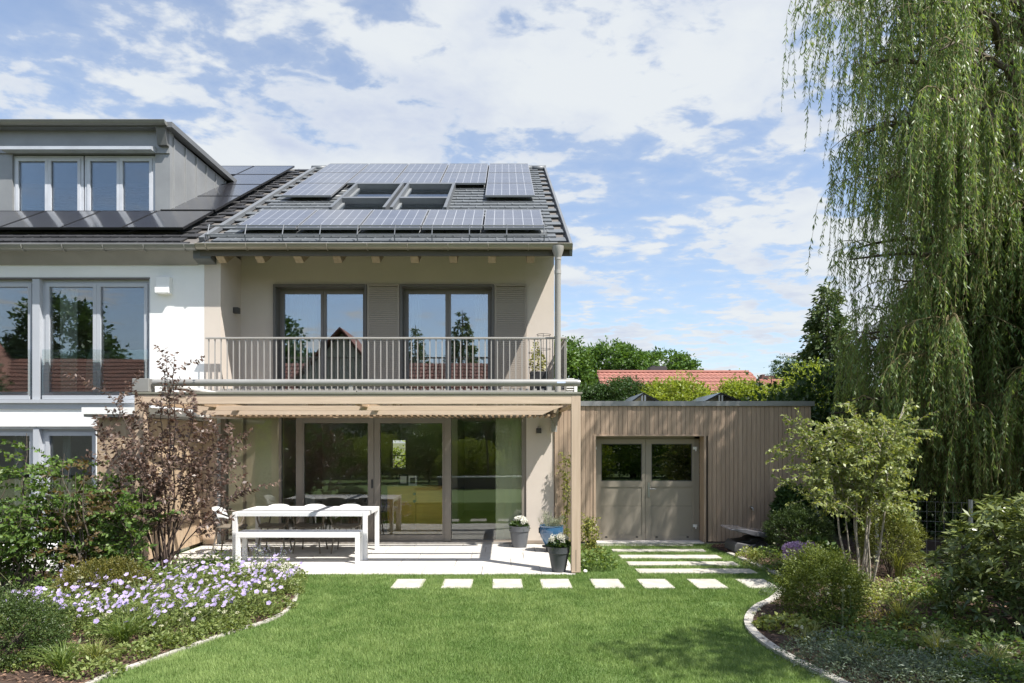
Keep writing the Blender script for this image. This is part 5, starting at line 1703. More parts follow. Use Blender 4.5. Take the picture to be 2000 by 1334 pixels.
# ------------------------------------------------------------------ weeping willow
def willow():
    base = (9.3, 11.2, 0)
    o = thing('willow_tree', 'large weeping willow with long hanging strands on the right', 'tree', base)
    w = B()
    tp = [Vector(base), Vector((9.3, 11.2, 2)), Vector((9.1, 11.1, 4)), Vector((9.0, 10.95, 6.5)), Vector((8.8, 10.8, 9)), Vector((8.8, 10.8, 11.5))]
    w.tube(tp, [.30, .25, .22, .18, .13, .05], 12)
    limbs = []
    spec = []
    # limbs: (height on trunk, angle, reach, rise)
    for i in range(54):
        h = RNG.uniform(5.0, 10.6)
        a = RNG.uniform(0, 6.283)
        left = max(0, -math.cos(a))
        reach = RNG.uniform(1.5, 3.0) + left * RNG.uniform(0, .9) * (1 if h > 6.2 else .2)
        spec.append((h, a, reach, RNG.uniform(.6, 2.2)))
    for i in range(84):
        h = RNG.uniform(2.2, 6.2)
        spec.append((h, math.pi * RNG.uniform(.80, 2.05), RNG.uniform(.9, 3.1), RNG.uniform(.4, 1.2)))
    spec += [(7.8, math.pi * 1.02, 3.45, 2.2), (8.4, math.pi * 1.1, 3.4, 2.0), (8.8, math.pi * .95, 3.2, 1.9), (9.3, math.pi * 1.2, 3.4, 1.6), (7.3, math.pi * 1.15, 3.3, 1.8), (4.9, math.pi * 1.04, 3.5, .75), (5.2, math.pi * .95, 3.1, .9), (5.9, math.pi * 1.04, 3.15, 1.0), (4.5, math.pi * 1.08, 3.0, .7), (3.8, math.pi * .98, 3.1, .6), (3.2, math.pi * 1.1, 3.0, .6), (6.6, math.pi * 1.0, 3.2, 1.2), (2.6, math.pi * 1.0, 3.5, .45), (2.4, math.pi * .97, 3.7, .4)]
    for i in range(26):
        spec.append((RNG.uniform(1.7, 3.0), math.pi * RNG.uniform(.95, 1.9), RNG.uniform(.8, 3.0), RNG.uniform(.3, .8)))
    P_all, D_all, T_all, L_all = [], [], [], []
    strands = B()
    for (h, a, reach, rise) in spec:
        f = h / 11.5 * 5
        i = min(int(f), 4)
        s0 = tp[i].lerp(tp[i + 1], f - i)
        # parabolic arch: rises then bends over
        pts = []
        for q_ in range(9):
            t = q_ / 8
            pts.append(s0 + Vector((math.cos(a) * reach * t + RNG.normal(0, .05), math.sin(a) * reach * t + RNG.normal(0, .05), rise * (2.1 * t - 1.5 * t * t))))
        w.tube(pts, [.07 * (1 - t / 8) + .012 for t in range(9)], 6, False)
        limbs.append((pts, h))
        # side shoots arching over, strands hang from them
        for k2 in range(3 if (h < 5 and reach > 3.3) else 17):
            t = RNG.uniform(.25, 1.0)
            p, d = along(pts, min(t, .999))
            aa = a + RNG.normal(0, .9)
            ln = RNG.uniform(.3, .85)
            sp = [p + Vector((math.cos(aa) * ln * u, math.sin(aa) * ln * u, .35 * u - .5 * u * u)) for u in (0, .35, .7, 1.0)]
            strands.tube(sp, [.012, .009, .007, .004], 4, False)
            for j in range(5 if h > 6 else 6):
                u0 = RNG.uniform(.25, 1.0)
                q0, _ = along(sp, min(u0, .999))
                drop = RNG.uniform(.5, 2.0) * (1.15 if h > 6 else .85)
                drop = min(drop, q0.z - RNG.uniform(.25, 1.5))
                if drop < .35: continue
                sway = Vector((math.cos(aa), math.sin(aa), 0)) * RNG.uniform(.05, .34) + Vector((RNG.normal(0, .13), RNG.normal(0, .13), 0))
                n = max(4, int(drop / .2))
                path_ = [q0 + Vector((sway.x * math.sqrt(v) + RNG.normal(0, .012), sway.y * math.sqrt(v) + RNG.normal(0, .012), -drop * v)) for v in [x / n for x in range(n + 1)]]
                strands.tube(path_, .0026, 3, False)
                arr = np.array([tuple(v) for v in path_])
                m = int(drop / .031)
                tt = np.sort(RNG.random(m)) * n * .9999
                ii = tt.astype(int); ff = (tt - ii)[:, None]
                PP = arr[ii] * (1 - ff) + arr[ii + 1] * ff
                ang = RNG.uniform(0, 6.283, m)
                DD = np.column_stack([np.cos(ang) * .55, np.sin(ang) * .55, -np.ones(m)]) + RNG.normal(0, .18, (m, 3))
                P_all.append(PP); D_all.append(DD)
                L_all.append(RNG.uniform(.075, .125, m) * (1 - .35 * (tt / n) ** 3))
                T_all.append(np.clip(np.full(m, RNG.random() * .7) + RNG.random(m) * .35, 0, 1))
    w.build('trunk', M_barkdk, o, smooth=True)
    strands.build('branches', mat('willow_twig', (0.16, 0.13, 0.055), .7, var=.2), o, kind='stuff')
    P, D, L_, T = np.concatenate(P_all), np.concatenate(D_all), np.concatenate(L_all), np.concatenate(T_all)
    V, F, T = leaf_arrays(P, D, L_, L_ * .19, 0.0, wide=.45, tone=T)
    npmesh('crown', V, F, leafmat('willow_leaf', (0.085, 0.165, 0.050), (0.285, 0.365, 0.135), .42, .40, .45, tcol=(1.4, 1.4, .6)), T, o, kind='stuff')
    print('willow leaves', len(P))
willow()

# ------------------------------------------------------------------ multi stem service tree in the right bed
def service_tree():
    bx, by = 4.5, 8.7
    o = thing('serviceberry_tree', 'multi stemmed small tree with pale stems and light green leaves in the right bed', 'tree', (bx, by, 0))
    s = Shoots()
    for (pb, pt, yt, dy, r) in ((1665, 1648, 965, 0, .016), (1677, 1668, 950, .1, .012), (1681, 1682, 955, -.1, .015), (1692, 1695, 930, .15, .014), (1700, 1706, 965, -.15, .012), (1703, 1716, 940, .05, .015), (1695, 1738, 960, .2, .017), (1710, 1744, 880, -.1, .016), (1716, 1728, 1000, .25, .013), (1688, 1700, 880, 0, .014)):
        a = Vector((PX(pb - 8, by), by + dy * .4, 0)); e = Vector((PX(pt - 16, by), by + dy, PZ(yt, by)))
        mid = a.lerp(e, .5) + Vector(RNG.normal(0, .025, 3))
        top = e + (e - mid).normalized() * RNG.uniform(.4, .75) + Vector((RNG.normal(0, .12), RNG.normal(0, .12), 0))
        pts = [a, a.lerp(mid, .5) + Vector(RNG.normal(0, .012, 3)), mid, mid.lerp(e, .5), e, e.lerp(top, .5), top]
        s.shoot(pts, r, r * .35, 7)
        for k2 in range(17):
            t = RNG.uniform(.50, 1.0)
            p, d = along(pts, min(t, .999))
            aa = RNG.uniform(0, 6.283)
            out = Vector((math.cos(aa) * 1.15, math.sin(aa) * .9, RNG.uniform(-.05, .8)))
            q_ = bez(p, out, RNG.uniform(.35, .80) * (.8 if math.cos(aa) > 0 else 1), 6, (0, 0, -.25), .08)
            s.shoot(q_, .005, .0015, 4)
            s.leafy(q_, .024, .2, -.15)
            for k3 in range(4):
                p2, d2 = along(q_, RNG.uniform(.35, .95))
                q2 = bez(p2, d2 + Vector(RNG.normal(0, .7, 3)), RNG.uniform(.15, .38), 4, (0, 0, -.2), .08)
                s.shoot(q2, .0025, .001, 3)
                s.leafy(q2, .019, .1, -.15)
    # one long shoot reaching left in front of the boards
    q_ = bez((PX(1640, by), by, PZ(915, by)), (-1, -.1, .12), .85, 7, (0, 0, -.1), .05)
    s.shoot(q_, .006, .0015, 5); s.leafy(q_, .018, .1, -.1)
    s.wood.build('stems', M_barkpale, o, smooth=True)
    V, F, T = s.arrays(.056, .036, .35)
    npmesh('crown', V, F, leafmat('service_leaf', (0.116, 0.167, 0.043), (0.341, 0.370, 0.138), .32), T, o, kind='stuff')
    print('service leaves', len(s.P))
service_tree()


# ------------------------------------------------------------------ clipped balls and shrubs of the beds
def sprig_ball(name, label, c, r, m, n, L, Wd, cat='shrub', group=None, squash=(1, 1, 1), rough=.10, twig=.07, per=7, wood_=True):
    """Dense shrub: short sprigs standing out of a lumpy body."""
    o = thing(name, label, cat, (c[0], c[1], 0), group)
    d = unit(RNG.normal(size=(n, 3)))
    d = d[d[:, 2] > -.55]
    lump = 1 + rough * (np.sin(d[:, 0] * 5 + c[0] * 7) * np.sin(d[:, 1] * 6 + 1) + .6 * np.sin(d[:, 2] * 9 + d[:, 0] * 7) + RNG.normal(0, .5, len(d)))
    rad = r * lump * (1 - .35 * RNG.random(len(d)) ** 2.2)
    base = np.array(c) + d * rad[:, None] * np.array(squash)
    sd = unit(d + RNG.normal(0, .4, d.shape) + np.array([0, 0, .35]))
    m_ = len(d)
    s = np.tile(np.linspace(0, 1, per), m_)
    P = np.repeat(base, per, 0) + np.repeat(sd, per, 0) * (s * twig)[:, None]
    D = np.repeat(sd, per, 0) + RNG.normal(0, .75, (m_ * per, 3))
    T = np.clip(np.repeat(RNG.random(m_), per) * .55 + s * .25 + RNG.random(m_ * per) * .25, 0, 1)
    V, F, T = leaf_arrays(P, D, RNG.uniform(.7, 1.2, len(P)) * L, Wd, .15, tone=T)
    w = B()
    for k2 in range(9):
        a = RNG.uniform(0, 6.283)
        e = Vector(c) + Vector((math.cos(a) * r * .6, math.sin(a) * r * .6, r * RNG.uniform(.0, .5)))
        w.tube([(c[0], c[1], -.02), Vector((c[0], c[1], 0)).lerp(e, .5) + Vector((0, 0, .03)), e], [.014, .010, .004], 5, False)
    w.build('stems', M_barkdk, o)
    npmesh('foliage', V, F, m, T, o, kind='stuff')
    return o


L_box = leafmat('boxwood_leaf', (0.056, 0.092, 0.017), (0.182, 0.217, 0.042), .25)
L_boxdk = leafmat('boxwood_dark', (0.025, 0.053, 0.015), (0.081, 0.119, 0.030), .2)
L_yew = leafmat('yew_leaf', (0.084, 0.119, 0.022), (0.245, 0.259, 0.056), .22)
gb = 'rounded evergreen shrubs in the right bed'
sprig_ball('boxwood_shrub', 'rounded yellow green evergreen at the curved edge of the right bed', (3.30, 6.95, .28), .355, L_box, 4000, .026, .012, group=gb, squash=(1.0, 1.0, 1.0), rough=.18, twig=.12)
sprig_ball('yew_shrub', 'rounded evergreen behind the pale stems of the small tree', (5.35, 9.25, .45), .38, L_yew, 2600, .03, .008, group=gb, squash=(.95, .9, 1.25))
sprig_ball('boxwood_shrub', 'dark evergreen shrub beside the robot mower', (4.75, 10.75, .38), .46, L_boxdk, 2600, .03, .014, group=gb, squash=(1.05, .8, .8))
sprig_ball('boxwood_shrub', 'dark upright shrub against the boards near the garage corner', (5.0, 11.5, .62), .36, L_dark, 1500, .07, .035, group=gb, squash=(.8, .7, 1.15), per=5)
sprig_ball('yew_shrub', 'big dark evergreen ball in the bottom left corner', (-4.25, 5.6, .14), .42, L_boxdk, 4200, .024, .010, squash=(1.1, .9, 1.0))
sprig_ball('spirea_shrub', 'low brownish green shrub between the flowers and the hedge', (-4.55, 7.6, .16), .40, leafmat('spirea_leaf', (0.069, 0.086, 0.018), (0.190, 0.167, 0.040), .3), 2600, .026, .012, squash=(1.25, .8, .75))


# rhododendron: whorls of large leaves
def rhodo(name, label, c, r, n, squash):
    o = thing(name, label, 'shrub', (c[0], c[1], 0))
    d = unit(RNG.normal(size=(n, 3))); d = d[d[:, 2] > -.5]
    rad = r * (1 - .45 * RNG.random(len(d)) ** 1.6) * (1 + .12 * np.sin(d[:, 0] * 6) * np.sin(d[:, 1] * 5 + 2) + .08 * np.sin(d[:, 2] * 8))
    base = np.array(c) + d * rad[:, None] * np.array(squash)
    ax = unit(d * .7 + np.array([0, 0, .8]) + RNG.normal(0, .25, d.shape))
    arr = []
    per = 9
    for k2 in range(per):
        a = 2 * math.pi * k2 / per + RNG.normal(0, .25, len(d))
        s1 = unit(np.cross(ax, np.array([0.3, .2, 1.0]))); s2 = np.cross(ax, s1)
        D = s1 * np.cos(a)[:, None] + s2 * np.sin(a)[:, None] + ax * RNG.uniform(-.1, .75, len(d))[:, None]
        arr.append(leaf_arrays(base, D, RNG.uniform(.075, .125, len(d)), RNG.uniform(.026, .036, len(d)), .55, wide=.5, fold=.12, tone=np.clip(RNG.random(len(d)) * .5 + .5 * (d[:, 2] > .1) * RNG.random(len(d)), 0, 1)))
    V, F, T = merge(arr)
    w = B()
    for k2 in range(14):
        i = RNG.integers(len(base))
        e = Vector(base[i]); w.tube([(c[0] + RNG.normal(0, .05), c[1] + RNG.normal(0, .05), -.02), Vector((c[0], c[1], .2)).lerp(e, .5), e], [.02, .014, .005], 5, False)
    w.build('stems', M_barkdk, o)
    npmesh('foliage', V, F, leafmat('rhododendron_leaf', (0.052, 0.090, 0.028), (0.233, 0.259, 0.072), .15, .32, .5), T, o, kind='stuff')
rhodo('rhododendron_shrub', 'large leaved rhododendron at the right edge of the right bed', (5.15, 6.55, .52), .86, 950, (1.0, .9, .85))
rhodo('rhododendron_shrub', 'rhododendron shrub low in front of the wire fence at the right', (6.3, 7.9, .50), .75, 600, (1.0, .9, .9))

# hydrangea
o = thing('hydrangea_shrub', 'hydrangea with lilac flower heads beside the rounded evergreen', 'shrub', (4.42, 9.65, 0))
V, F, T = blob_leaves((4.45, 9.65, .2), .34, 420, .11, .065, squash=(1.1, .8, .7), up=.6)
npmesh('foliage', V, F, leafmat('hydrangea_leaf', (0.035, 0.075, 0.018), (0.095, 0.15, 0.045), .3), T, o, kind='stuff')
M_hyd = leafmat('lilac_petal', (0.55, 0.36, 0.58), (0.80, 0.60, 0.80), .25, .6, tcol=(1, .9, 1.1))
for (px, py, r) in ((1543, 1071, .075), (1556, 1069, .08), (1568, 1078, .085), (1583, 1071, .085), (1567, 1090, .06), (1541, 1087, .06), (1592, 1080, .06)):
    c = at(px, py, 9.4)
    V, F, T = blob_leaves(c, r * 1.25, 220, .034, .03, shell=.75, squash=(1, 1, .75), outward=.5)
    npmesh('flower_head', V, F, M_hyd, T, o)


# grasses
def tuft_arrays(c, n, h, spread, wdt, droop=.6):
    seg = 4
    a = RNG.uniform(0, 6.283, n); out = RNG.uniform(.15, 1.0, n) * spread; hh = RNG.uniform(.6, 1.1, n) * h
    Vs, Fs = [], []
    t = np.linspace(0, 1, seg + 1)
    bx = c[0] + RNG.normal(0, .02, n); by = c[1] + RNG.normal(0, .02, n)
    x = bx[:, None] + np.cos(a)[:, None] * out[:, None] * t ** 1.5
    y = by[:, None] + np.sin(a)[:, None] * out[:, None] * t ** 1.5
    z = c[2] + hh[:, None] * (t * (1 + droop * .5) - droop * .9 * t ** 2.6)
    C = np.stack([x, y, z], -1)
    side = np.stack([-np.sin(a), np.cos(a), np.zeros(n)], -1)[:, None, :] + RNG.normal(0, .4, (n, 1, 3))
    wd = wdt * (1 - t ** 2 * .9)[None, :, None]
    L_, R_ = C - side * wd, C + side * wd
    V = np.stack([L_, R_], 2).reshape(n, (seg + 1) * 2, 3)
    f = np.array([[2 * i, 2 * i + 1, 2 * i + 3, 2 * i + 2] for i in range(seg)])
    F = (f[None] + (np.arange(n) * (seg + 1) * 2)[:, None, None]).reshape(-1, 4)
    T = np.repeat(RNG.random(n), (seg + 1) * 2)
    return V.reshape(-1, 3), F, T


L_grass = leafmat('ornamental_grass', (0.106, 0.138, 0.031), (0.300, 0.312, 0.106), .35)
L_grassg = leafmat('green_sedge', (0.065, 0.117, 0.023), (0.176, 0.234, 0.058), .35)


def tuft(label, x, y, n, h, sp, w=.004, m=None, group='ornamental grass tufts in the beds'):
    o = thing('grass_tuft', label, 'ornamental grass', (x, y, 0), group)
    V, F, T = tuft_arrays((x, y, 0), n, h, sp, w)
    npmesh('blades', V, F, m or L_grass, T, o, kind='stuff')


tuft('small spiky grass tuft in front of the robot mower', *G(1472, 1098), 90, .26, .26)
tuft('upright green grass tuft before the rhododendron', *G(1846, 1215), 170, .52, .26, .004, L_grassg)
tuft('grass tuft at the curved stone edge of the right bed', *G(1592, 1245), 80, .17, .2, .003)
tuft('small grass tuft low on the bark near the right edging', *G(1640, 1290), 80, .16, .2, .003, L_grassg)
tuft('grass tuft behind the pale stems of the small tree', *G(1755, 1130), 120, .5, .35)
tuft('large arching grass tuft left of the left edging', *G(240, 1262), 200, .34, .42, .003, L_grassg)
tuft('grass tuft at the bottom left edging', *G(120, 1318), 150, .30, .3, .003, L_grassg)
tuft('bright grass tuft on the bark at the lower left', *G(185, 1300), 140, .24, .28, .003)
tuft('thin grass tuft among the lilac flowers at the left', *G(60, 1255), 120, .35, .35, .003)


for lb, px, py, n_, h_ in (('pale loose grass tuft between the evergreen ball and the rhododendron', 1760, 1225, 110, .38), ('pale loose grass tuft at the front of the right bed', 1690, 1300, 90, .26), ('pale loose grass tuft right of the grey cushion plants', 1830, 1290, 110, .34), ('pale loose grass tuft behind the curved edging stones', 1575, 1262, 70, .2), ('pale loose grass tuft before the fence post', 1880, 1150, 120, .5), ('pale loose grass tuft beside the pale stems', 1665, 1165, 90, .36), ('pale loose grass tuft at the lower right corner', 1940, 1322, 110, .32)):
    tuft(lb, *G(px, py), n_, h_, .34, .0028, leafmat('pale_grass', (0.17, 0.20, 0.06), (0.40, 0.40, 0.17), .4))

# flat plants
L_geran_ = leafmat('low_bed_leaf', (0.105, 0.153, 0.040), (0.274, 0.322, 0.113), .3)
def mound(name, label, x, y, rx, ry, h, n, L, Wd, m, cat='plant', group=None, up=.5, stalks=0, sm=None):
    o = thing(name, label, cat, (x, y, 0), group)
    a = RNG.uniform(0, 6.283, n); rr = np.sqrt(RNG.random(n))
    P = np.column_stack([x + rx * rr * np.cos(a), y + ry * rr * np.sin(a), h * (1 - rr ** 2 * .75) * RNG.uniform(.25, 1.05, n)])
    D = np.column_stack([np.cos(a), np.sin(a), RNG.uniform(-.1, .9, n)]) + RNG.normal(0, .5, (n, 3))
    V, F, T = leaf_arrays(P, D, RNG.uniform(.6, 1.2, n) * L, RNG.uniform(.7, 1.2, n) * Wd, up)
    npmesh('foliage', V, F, m, T, o, kind='stuff')
    return o


L_ladies = leafmat('pale_mantle_leaf', (0.156, 0.208, 0.052), (0.390, 0.416, 0.143), .3)
L_grey = leafmat('grey_green_cushion', (0.074, 0.115, 0.074), (0.182, 0.223, 0.155), .2)
L_mid2 = leafmat('bed_plant_green', (0.070, 0.132, 0.034), (0.217, 0.287, 0.085), .3)
mound('ladys_mantle', 'pale green leafy plant on the bark inside the curved edging', *G(1537, 1228), .30, .22, .14, 420, .05, .045, L_ladies)
mound('bed_plant', 'low pale plant left of the hydrangea', *G(1500, 1110), .36, .25, .2, 420, .05, .02, L_ladies)
mound('bed_plant', 'dark leafy plant below the hydrangea flowers', *G(1545, 1118), .4, .25, .2, 320, .06, .035, L_mid2)
mound('bed_plant', 'green leafy plant right of the curved edging', *G(1625, 1222), .35, .25, .20, 480, .055, .035, L_mid2)
mound('bed_plant', 'sunlit pale green plant at the foot of the pale stems', *G(1745, 1168), .55, .4, .22, 900, .045, .025, L_ladies)
mound('bed_plant', 'bright green plant right of the pale stems', *G(1800, 1165), .35, .3, .26, 500, .05, .03, L_mid2)
mound('bed_plant', 'yellowing low plant in the middle of the right bed', *G(1720, 1222), .45, .3, .14, 620, .04, .02, leafmat('yellowing_leaf', (0.13, 0.13, 0.03), (0.36, 0.30, 0.09), .3))
mound('bed_plant', 'shaded green plant left of the rhododendron', *G(1800, 1235), .4, .3, .2, 520, .05, .03, L_mid2)
mound('catmint_plant', 'wide grey green cushion plant at the front of the right bed', *G(1720, 1322), .55, .30, .24, 2600, .035, .008, L_grey, up=.1)
mound('catmint_plant', 'grey green cushion plant at the bottom right of the right bed', *G(1860, 1330), .5, .28, .24, 2400, .035, .008, L_grey, up=.1)
mound('catmint_plant', 'grey green cushion plant against the rounded evergreen', *G(1512, 1162), .17, .14, .13, 500, .03, .007, L_grey, up=.1)
mound('bed_plant', 'dark leafy plant under the rhododendron', *G(1935, 1290), .5, .3, .22, 700, .055, .035, L_mid2)
mound('bed_plant', 'green plant filling the front of the right bed', *G(1640, 1265), .35, .22, .16, 600, .04, .02, L_grey)
mound('bed_plant', 'leafy plant at the foot of the left purple shrub', *G(345, 1128), .5, .25, .3, 700, .05, .03, L_mid2)
mound('bed_plant', 'bright green plant in front of the bench leg', *G(425, 1125), .35, .25, .33, 600, .055, .035, L_mid2)
mound('creeping_plant', 'leafy ground plant right of the pergola post', *G(1165, 1108), .30, .30, .28, 800, .045, .035, L_mid2)


for i, (px, py, rx, n, mm, lb) in enumerate((
        (1590, 1290, .34, 900, L_grey, 'grey green cushion plant along the lower curve of the right edging'),
        (1690, 1265, .40, 700, L_mid2, 'green leafy ground plant between the evergreen and the grey cushions'),
        (1770, 1275, .40, 800, L_mid2, 'green leafy ground plant in the shade of the rhododendron'),
        (1650, 1305, .40, 1500, L_grey, 'blue green cushion plant at the front edging of the right bed'),
        (1790, 1345, .50, 1800, L_grey, 'blue green cushion plant at the lower frame edge'),
        (1950, 1335, .45, 1500, L_mid2, 'leafy green plant at the lower right corner'),
        (1690, 1180, .35, 600, L_ladies, 'pale leafy plant behind the rounded evergreen'),
        (1850, 1185, .45, 700, L_mid2, 'leafy plant left of the rhododendron foot'),
        (1830, 1130, .50, 700, L_mid2, 'leafy plant under the wire fence'),
        (1640, 1130, .40, 600, L_mid2, 'leafy plant between hydrangea and pale stems'),
        (1900, 1240, .40, 600, L_mid2, 'leafy dark plant right below the rhododendron'),
        (1500, 1090, .30, 450, L_mid2, 'leafy green plant by the robot mower'),
        (1465, 1090, .22, 260, L_ladies, 'light green plant on the bark beside the garage path'))):
    mound('bed_plant', lb, *G(px, py), rx, rx * .7, .18 if mm is not L_grey else .22, n, .045 if mm is not L_grey else .032, .026 if mm is not L_grey else .008, mm, up=.4 if mm is not L_grey else .1)
for i, (px, py, rx, n, mm, lb) in enumerate((
        (60, 1190, .5, 900, L_mid2, 'leafy plant under the green hedge plants at the left edge'),
        (130, 1150, .5, 900, L_mid2, 'leafy plant before the bronze tinged hedge plant'),
        (300, 1140, .45, 800, L_mid2, 'leafy plant between the brownish shrub and the purple shrub'),
        (130, 1285, .3, 600, L_geran_, 'bushy green plant behind the bright lower grass tuft'),
        (330, 1262, .22, 380, L_geran_, 'low green plant spilling toward the left edging'),
        (430, 1232, .2, 340, L_geran_, 'low green plant at the middle of the left edging'),
        (455, 1226, .18, 320, L_geran_, 'feathery low plant leaning over the left edging below the flowers'),
        (545, 1188, .18, 320, L_geran_, 'feathery low plant leaning over the curve of the left edging'),
        (405, 1240, .18, 320, L_geran_, 'feathery low plant leaning over the left edging left of the curve'),
        (310, 1265, .2, 340, L_geran_, 'feathery low plant leaning over the left edging near the arching grass'),
        (180, 1318, .25, 420, L_geran_, 'feathery low plant at the lower end of the left edging'),
        (565, 1158, .16, 280, L_geran_, 'feathery low plant at the right tip of the left bed'),
        (505, 1205, .2, 340, L_geran_, 'low green plant near the curve of the left edging'),
        (255, 1285, .22, 380, L_geran_, 'low green plant left of the large arching grass tuft'),
        (370, 1250, .16, 260, L_geran_, 'small low plant between the two green plants at the left edging'),
        (70, 1300, .3, 600, L_geran_, 'bushy green plant beside the dark evergreen ball at the lower left'))):
    mound('bed_plant', lb, *G(px, py), rx, rx * .6, .22 if rx > .3 else .12, n, .045, .022, mm, up=.35)


# thin stalks with pale heads
ORDS = ['first', 'second', 'third', 'fourth', 'fifth', 'sixth', 'seventh', 'eighth', 'ninth', 'tenth', 'eleventh', 'twelfth']


def rank_labels(pix, stemtxt, rows):
    """Which plant of a drift: its row (by distance) and its order from the left."""
    out = [None] * len(pix)
    for nm, lo, hi in rows:
        idx = sorted([i for i, p in enumerate(pix) if lo <= p[1] < hi], key=lambda i: pix[i][0])
        for k2, i in enumerate(idx):
            out[i] = f'{stemtxt}, {ORDS[k2]} from the left in the {nm}'
    return out


def stalks(name, label, spots, group, m, cat='flower', hr=(.25, .55), head=.0125):
    for (x, y, hh, kn), lb in zip(spots, label):
        o = thing(name, lb, cat, (x, y, 0), group)
        st = B(); arr = []
        for k2 in range(kn):
            p = bez((x + RNG.normal(0, .04), y + RNG.normal(0, .04), 0), (RNG.normal(0, .3), RNG.normal(0, .3), 1), hh * RNG.uniform(.7, 1.1), 5, (RNG.normal(0, .3), RNG.normal(0, .3), 0), .05)
            st.tube(p, [.003, .003, .0025, .0025, .002, .002], 4, False)
            e = p[-1]
            arr.append(blob_leaves(tuple(e), head, 26, .014, .012, shell=.5, squash=(1, 1, .6), outward=.5))
        V, F, T = leaf_arrays(np.array([tuple(along(p, t)[0]) for t in np.linspace(.05, .6, 10)]), RNG.normal(0, 1, (10, 3)), .05, .008)
        npmesh('leaf', V, F, L_mid2, T, o, kind='stuff')
        st.build('stems', M_stemgreen, o, kind='stuff')
        V, F, T = merge(arr)
        npmesh('flower_heads', V, F, m, T, o, kind='stuff')


M_cream = leafmat('cream_flower', (0.50, 0.50, 0.30), (0.72, 0.71, 0.55), .25, .6, tcol=(1, 1, .85))
pixr = ((1560, 1215, .42, 3), (1600, 1225, .45, 4), (1640, 1230, .40, 4), (1690, 1150, .45, 3), (1500, 1230, .22, 3), (1760, 1180, .3, 3), (1850, 1150, .5, 5), (1880, 1170, .45, 4), (1700, 1210, .25, 4), (1560, 1260, .2, 3), (1800, 1260, .2, 4), (1840, 1295, .2, 5), (1900, 1310, .2, 4), (1960, 1310, .22, 4), (1780, 1290, .15, 3), (1660, 1205, .5, 3), (1980, 1270, .3, 3), (1480, 1100, .35, 2), (1540, 1095, .4, 2))
gsr = [(*G(px, py), h, n) for px, py, h, n in pixr]
stalks('scabious_plant', rank_labels(pixr, 'cream flowered stalks in the right bed', (('back row', 0, 1185), ('middle row', 1185, 1255), ('front row', 1255, 2000))), gsr, 'cream flowered plants in the right bed', M_cream)
pixl = ((30, 1205, .35, 4), (150, 1190, .4, 5), (200, 1245, .3, 5), (300, 1200, .4, 5), (350, 1160, .35, 4), (420, 1190, .3, 6), (470, 1150, .3, 5), (520, 1185, .25, 5), (300, 1250, .2, 4), (110, 1265, .3, 4), (440, 1225, .2, 4), (490, 1120, .4, 4), (180, 1140, .45, 4), (555, 1150, .3, 4), (250, 1180, .4, 5), (380, 1235, .22, 5))
gsl = [(*G(px, py), h, n) for px, py, h, n in pixl]
stalks('scabious_plant', rank_labels(pixl, 'cream flowered stalks in the left bed', (('back row', 0, 1175), ('middle row', 1175, 1220), ('front row', 1220, 2000))), gsl, 'cream flowered plants in the left bed', M_cream)

# tall thin bare stalks and seed grass in the left bed
# ------------------------------------------------------------------ lilac cranesbill
L_geran = leafmat('cranesbill_leaf', (0.096, 0.144, 0.039), (0.263, 0.311, 0.103), .3)
M_lil = leafmat('lilac_flower', (0.36, 0.29, 0.53), (0.62, 0.53, 0.74), .3, .6, tcol=(1, .95, 1.1))
M_eye = mat('flower_eye', (0.75, 0.72, 0.55), .7)


def cranesbill_data(seed):
    g_ = np.random.default_rng(seed)
    n = 1500
    a = g_.uniform(0, 6.283, n); rr = np.sqrt(g_.random(n))
    P = np.column_stack([.36 * rr * np.cos(a), .33 * rr * np.sin(a), (.30 * (1 - rr ** 2 * .6)) * g_.uniform(.15, 1.0, n)])
    D = np.column_stack([np.cos(a), np.sin(a), g_.uniform(-.1, 1.2, n)]) + g_.normal(0, .6, (n, 3))
    fol = leaf_arrays(P, D, g_.uniform(.02, .05, n), g_.uniform(.008, .022, n), .35)
    st = B(); fl = []
    for k2 in range(21):
        a = g_.uniform(0, 6.283); r = .38 * math.sqrt(g_.random())
        e = Vector((r * math.cos(a), r * math.sin(a), g_.uniform(.2, .40) * (1 - .35 * (r / .38) ** 2)))
        st.tube([(e.x * .55, e.y * .55, .05), e * .8 + Vector((0, 0, .05)), e], [.0022, .002, .0016], 3, False)
        nrm = Vector((g_.normal(0, .35), -.55 + g_.normal(0, .35), .8)).normalized()
        s1 = nrm.orthogonal().normalized(); s2 = nrm.cross(s1)
        for q_ in range(5):
            b_ = 2 * math.pi * q_ / 5
            d = s1 * math.cos(b_) + s2 * math.sin(b_) + nrm * .25
            fl.append((tuple(e), tuple(d), nrm))
    Pf = np.array([f[0] for f in fl]); Df = np.array([f[1] for f in fl]); Nn = np.array([tuple(f[2]) for f in fl])
    S = unit(np.cross(unit(Df), Nn)); D_ = unit(Df)
    Lf, Wf = .026, .024
    V = np.stack([Pf, Pf + D_ * Lf * .62 + S * Wf * .55, Pf + D_ * Lf, Pf + D_ * Lf * .62 - S * Wf * .55], 1).reshape(-1, 3)
    F = np.arange(len(V)).reshape(-1, 4)
    T = np.repeat(np.repeat(g_.random(len(fl) // 5), 5), 4)
    return npdata('foliage', *fol[:2], L_geran, fol[2]), npdata('flowers', V, F, M_lil, T), st.mesh('stems', M_stemgreen)


